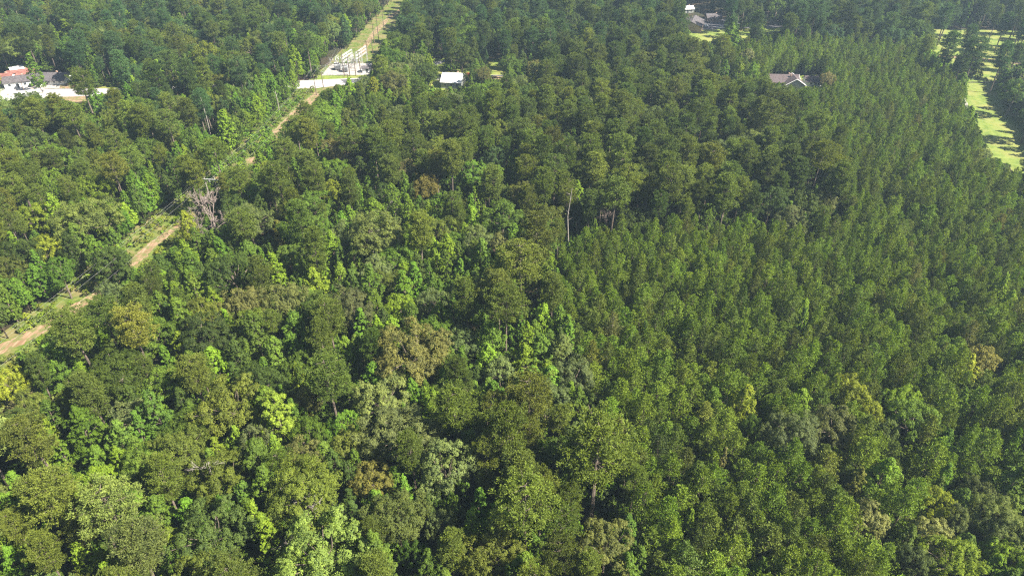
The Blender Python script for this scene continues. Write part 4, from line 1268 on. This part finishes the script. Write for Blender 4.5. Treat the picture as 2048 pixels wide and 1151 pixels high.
for i, (px, py) in enumerate(bus_spots):
    gx, gy, _ = ground(px, py)
    root = tag(empty("bus_support", (gx, gy, .02), R(76 if i % 2 else -10)), "pale steel bus support rack standing among the substation switchgear", "bus support", "steel bus supports of the substation")
    c = MB()
    for x in (-1.6, 1.6): c.tube([(x, 0, 0), (x, 0, 4.2)], [.1, .1], 5)
    c.tube([(-2.2, 0, 4.2), (2.2, 0, 4.2)], [.11, .11], 5); c.tube([(-1.6, 0, 2.4), (1.6, 0, 4.1)], [.06, .06], 4)
    c.build("frame", M_STEEL, root)
    for x in (-1.6, 0, 1.6): MB().tube([(x, 0, 4.3), (x, 0, 5.4)], [.13, .08], 6).build("insulator", M_WHITE, root)
    MB().tube([(-2.4, 0, 5.45), (2.4, 0, 5.45)], [.07, .07], 5).build("bus_bar", M_STEEL, root)
fz = MB()
FP = gpoly([(644, 151.5), (652, 139.5), (664, 127.5), (753, 125.5), (743, 150.5)])
for (x1, y1), (x2, y2) in zip(FP, FP[1:] + FP[:1]):
    L = math.hypot(x2 - x1, y2 - y1); k = max(1, int(L / 3))
    for j in range(k): fz.tube([(x1 + (x2 - x1) * j / k, y1 + (y2 - y1) * j / k, 0), (x1 + (x2 - x1) * j / k, y1 + (y2 - y1) * j / k, 2.3)], [.04, .04], 4)
    for z in (.15, .9, 1.6, 2.25): fz.tube([(x1, y1, z), (x2, y2, z)], [.025, .025], 4)
tag(fz.build("wire_fence", M_STEEL), "grey wire fence round the gravel pad of the substation", "fence")

# ------------------------------------------------------------------ poles and power lines
def pole(px, py, hp, lab, arm=2.6, group="wooden poles around the substation", rz=0.0):
    gx, gy, _ = ground(px, py)
    _, _, d = proj(gx, gy, 0)
    h = hp * d / FPX / CP
    root = tag(empty("utility_pole", (gx, gy, 0), rz), lab, "utility pole", group)
    MB().tube([(0, 0, -.3), (0, 0, h * .5), (0, 0, h)], [.24, .2, .14], 8).build("pole", M_POLE, root)
    if arm:
        MB().box(0, 0, h - .7, arm, .14, .16).build("crossarm", M_POLE, root)
        for x in (-arm * .45, 0, arm * .45): MB().tube([(x, 0, h - .6), (x, 0, h - .25)], [.07, .05], 6).build("insulator", M_STEEL, root)
    return (gx, gy, h)
PL = {}
PL["a"] = pole(633, 190, 34, "left pole of the pair just below the pale road", 0)
PL["b"] = pole(647, 175, 26, "right pole of the pair just below the pale road")
PL["c"] = pole(689, 153, 46, "tallest pole on the substation's grass verge, leftmost of three")
PL["d"] = pole(700, 152, 32, "middle pole of three on the substation's grass verge")
PL["e"] = pole(712, 152, 28, "rightmost pole of three on the substation's grass verge")
pole(697, 167, 16, "short pole on the near side of the road below the substation")
pole(721, 143, 34, "pole between the right gantry and the small hut")
pole(735, 110, 24, "left pole of the double structure above the substation")
pole(746, 109, 26, "right pole of the double structure above the substation")
pole(749, 87, 32, "left pole of the second pair up the far clearing")
pole(758, 86, 40, "right pole of the second pair up the far clearing")
pole(768, 60, 26, "far pole where the clearing narrows")
pole(52, 190, 22, "utility pole by the shops in front of the pale road", 2.2, "wooden roadside poles")
pole(1529, 60, 30, "thin pole at the far meadow's end", 2.2, "wooden roadside poles")

# the double-pole structure in the clearing
hx, hy, hz = ground(419, 358, 13.0)
hroot = tag(empty("double_pole_structure", (hx, hy, 0), R(-8)), "pale double-pole structure with one long crossarm in the clearing", "power pole")
for x in (-1.9, 1.9): MB().tube([(x, 0, -.3), (x, 0, 14.2)], [.2, .15], 8).build("pole", M_PALEBARK, hroot)
MB().box(0, -.22, 13.0, 8.2, .2, .28).build("crossarm", M_GANTRY, hroot)
br = MB(); br.tube([(-1.9, .22, 8.0), (1.9, .22, 11.5)], [.08, .08], 4); br.tube([(1.9, .3, 8.0), (-1.9, .3, 11.5)], [.08, .08], 4); br.build("brace", M_POLE, hroot)
for x in (-3.8, 0, 3.8): MB().tube([(x, -.22, 12.85), (x, -.22, 11.9)], [.12, .12], 6).build("insulator", M_STEEL, hroot)
def cable(pts, sag, lab, r=.013, group="conductors running along the clearing"):
    P = []
    for a, b in zip(pts, pts[1:]):
        for k in range(12):
            t = k / 12
            P.append((a[0] + (b[0] - a[0]) * t, a[1] + (b[1] - a[1]) * t, a[2] + (b[2] - a[2]) * t - sag * 4 * t * (1 - t)))
    P.append(pts[-1])
    mb = MB(); mb.tube(P, [r] * len(P), 4)
    tag(mb.build("power_line", M_WIRE), lab, "power line", group)
def off(dx): return (hx + dx * math.cos(R(-8)), hy + dx * math.sin(R(-8)))
for dx, z, nm in ((-3.8, 11.9, "left conductor"), (3.8, 11.9, "right conductor"), (-1.9, 14.2, "left upper shield wire"), (1.9, 14.2, "right upper shield wire")):
    ox, oy = off(dx)
    s0 = (cline_x(20) + dx, 20, z + 1); s2 = (-98 + dx * .7, 344, 13 if z < 13 else 15); s3 = (-94 + dx, 386, 11)
    cable([s0, (ox, oy, z), s2, s3], 3.2, f"{nm} of the line through the clearing over the dirt track")
for k, (dx, z) in enumerate(((-1.2, 12), (1.2, 12))):
    cable([(-83 + dx * 2, 410, z), (-80 + dx * 2, 440, z), (-73 + dx * 2, 520, z), (-66 + dx * 2, 640, z)], 1.5, ("left", "right")[k] + " wire over the far grassy clearing")

# ------------------------------------------------------------------ haze
HAZE = 0.00020
hm, hnt, hout = newmat("haze")
pv = hnt.nodes.new("ShaderNodeVolumePrincipled")
pv.inputs["Color"].default_value = (.58, .79, 1.0, 1)
pv.inputs["Density"].default_value = HAZE
pv.inputs["Anisotropy"].default_value = 0.2
hnt.links.new(pv.outputs[0], hout.inputs["Volume"])
hz_ = MB().box(0, 2900, 64, 12200, 12000 - 200, 130).build("haze", hm)
hz_.scale = (1, 1, 1)
tag(hz_, "thin bluish haze over the whole forest", None, None, "stuff")
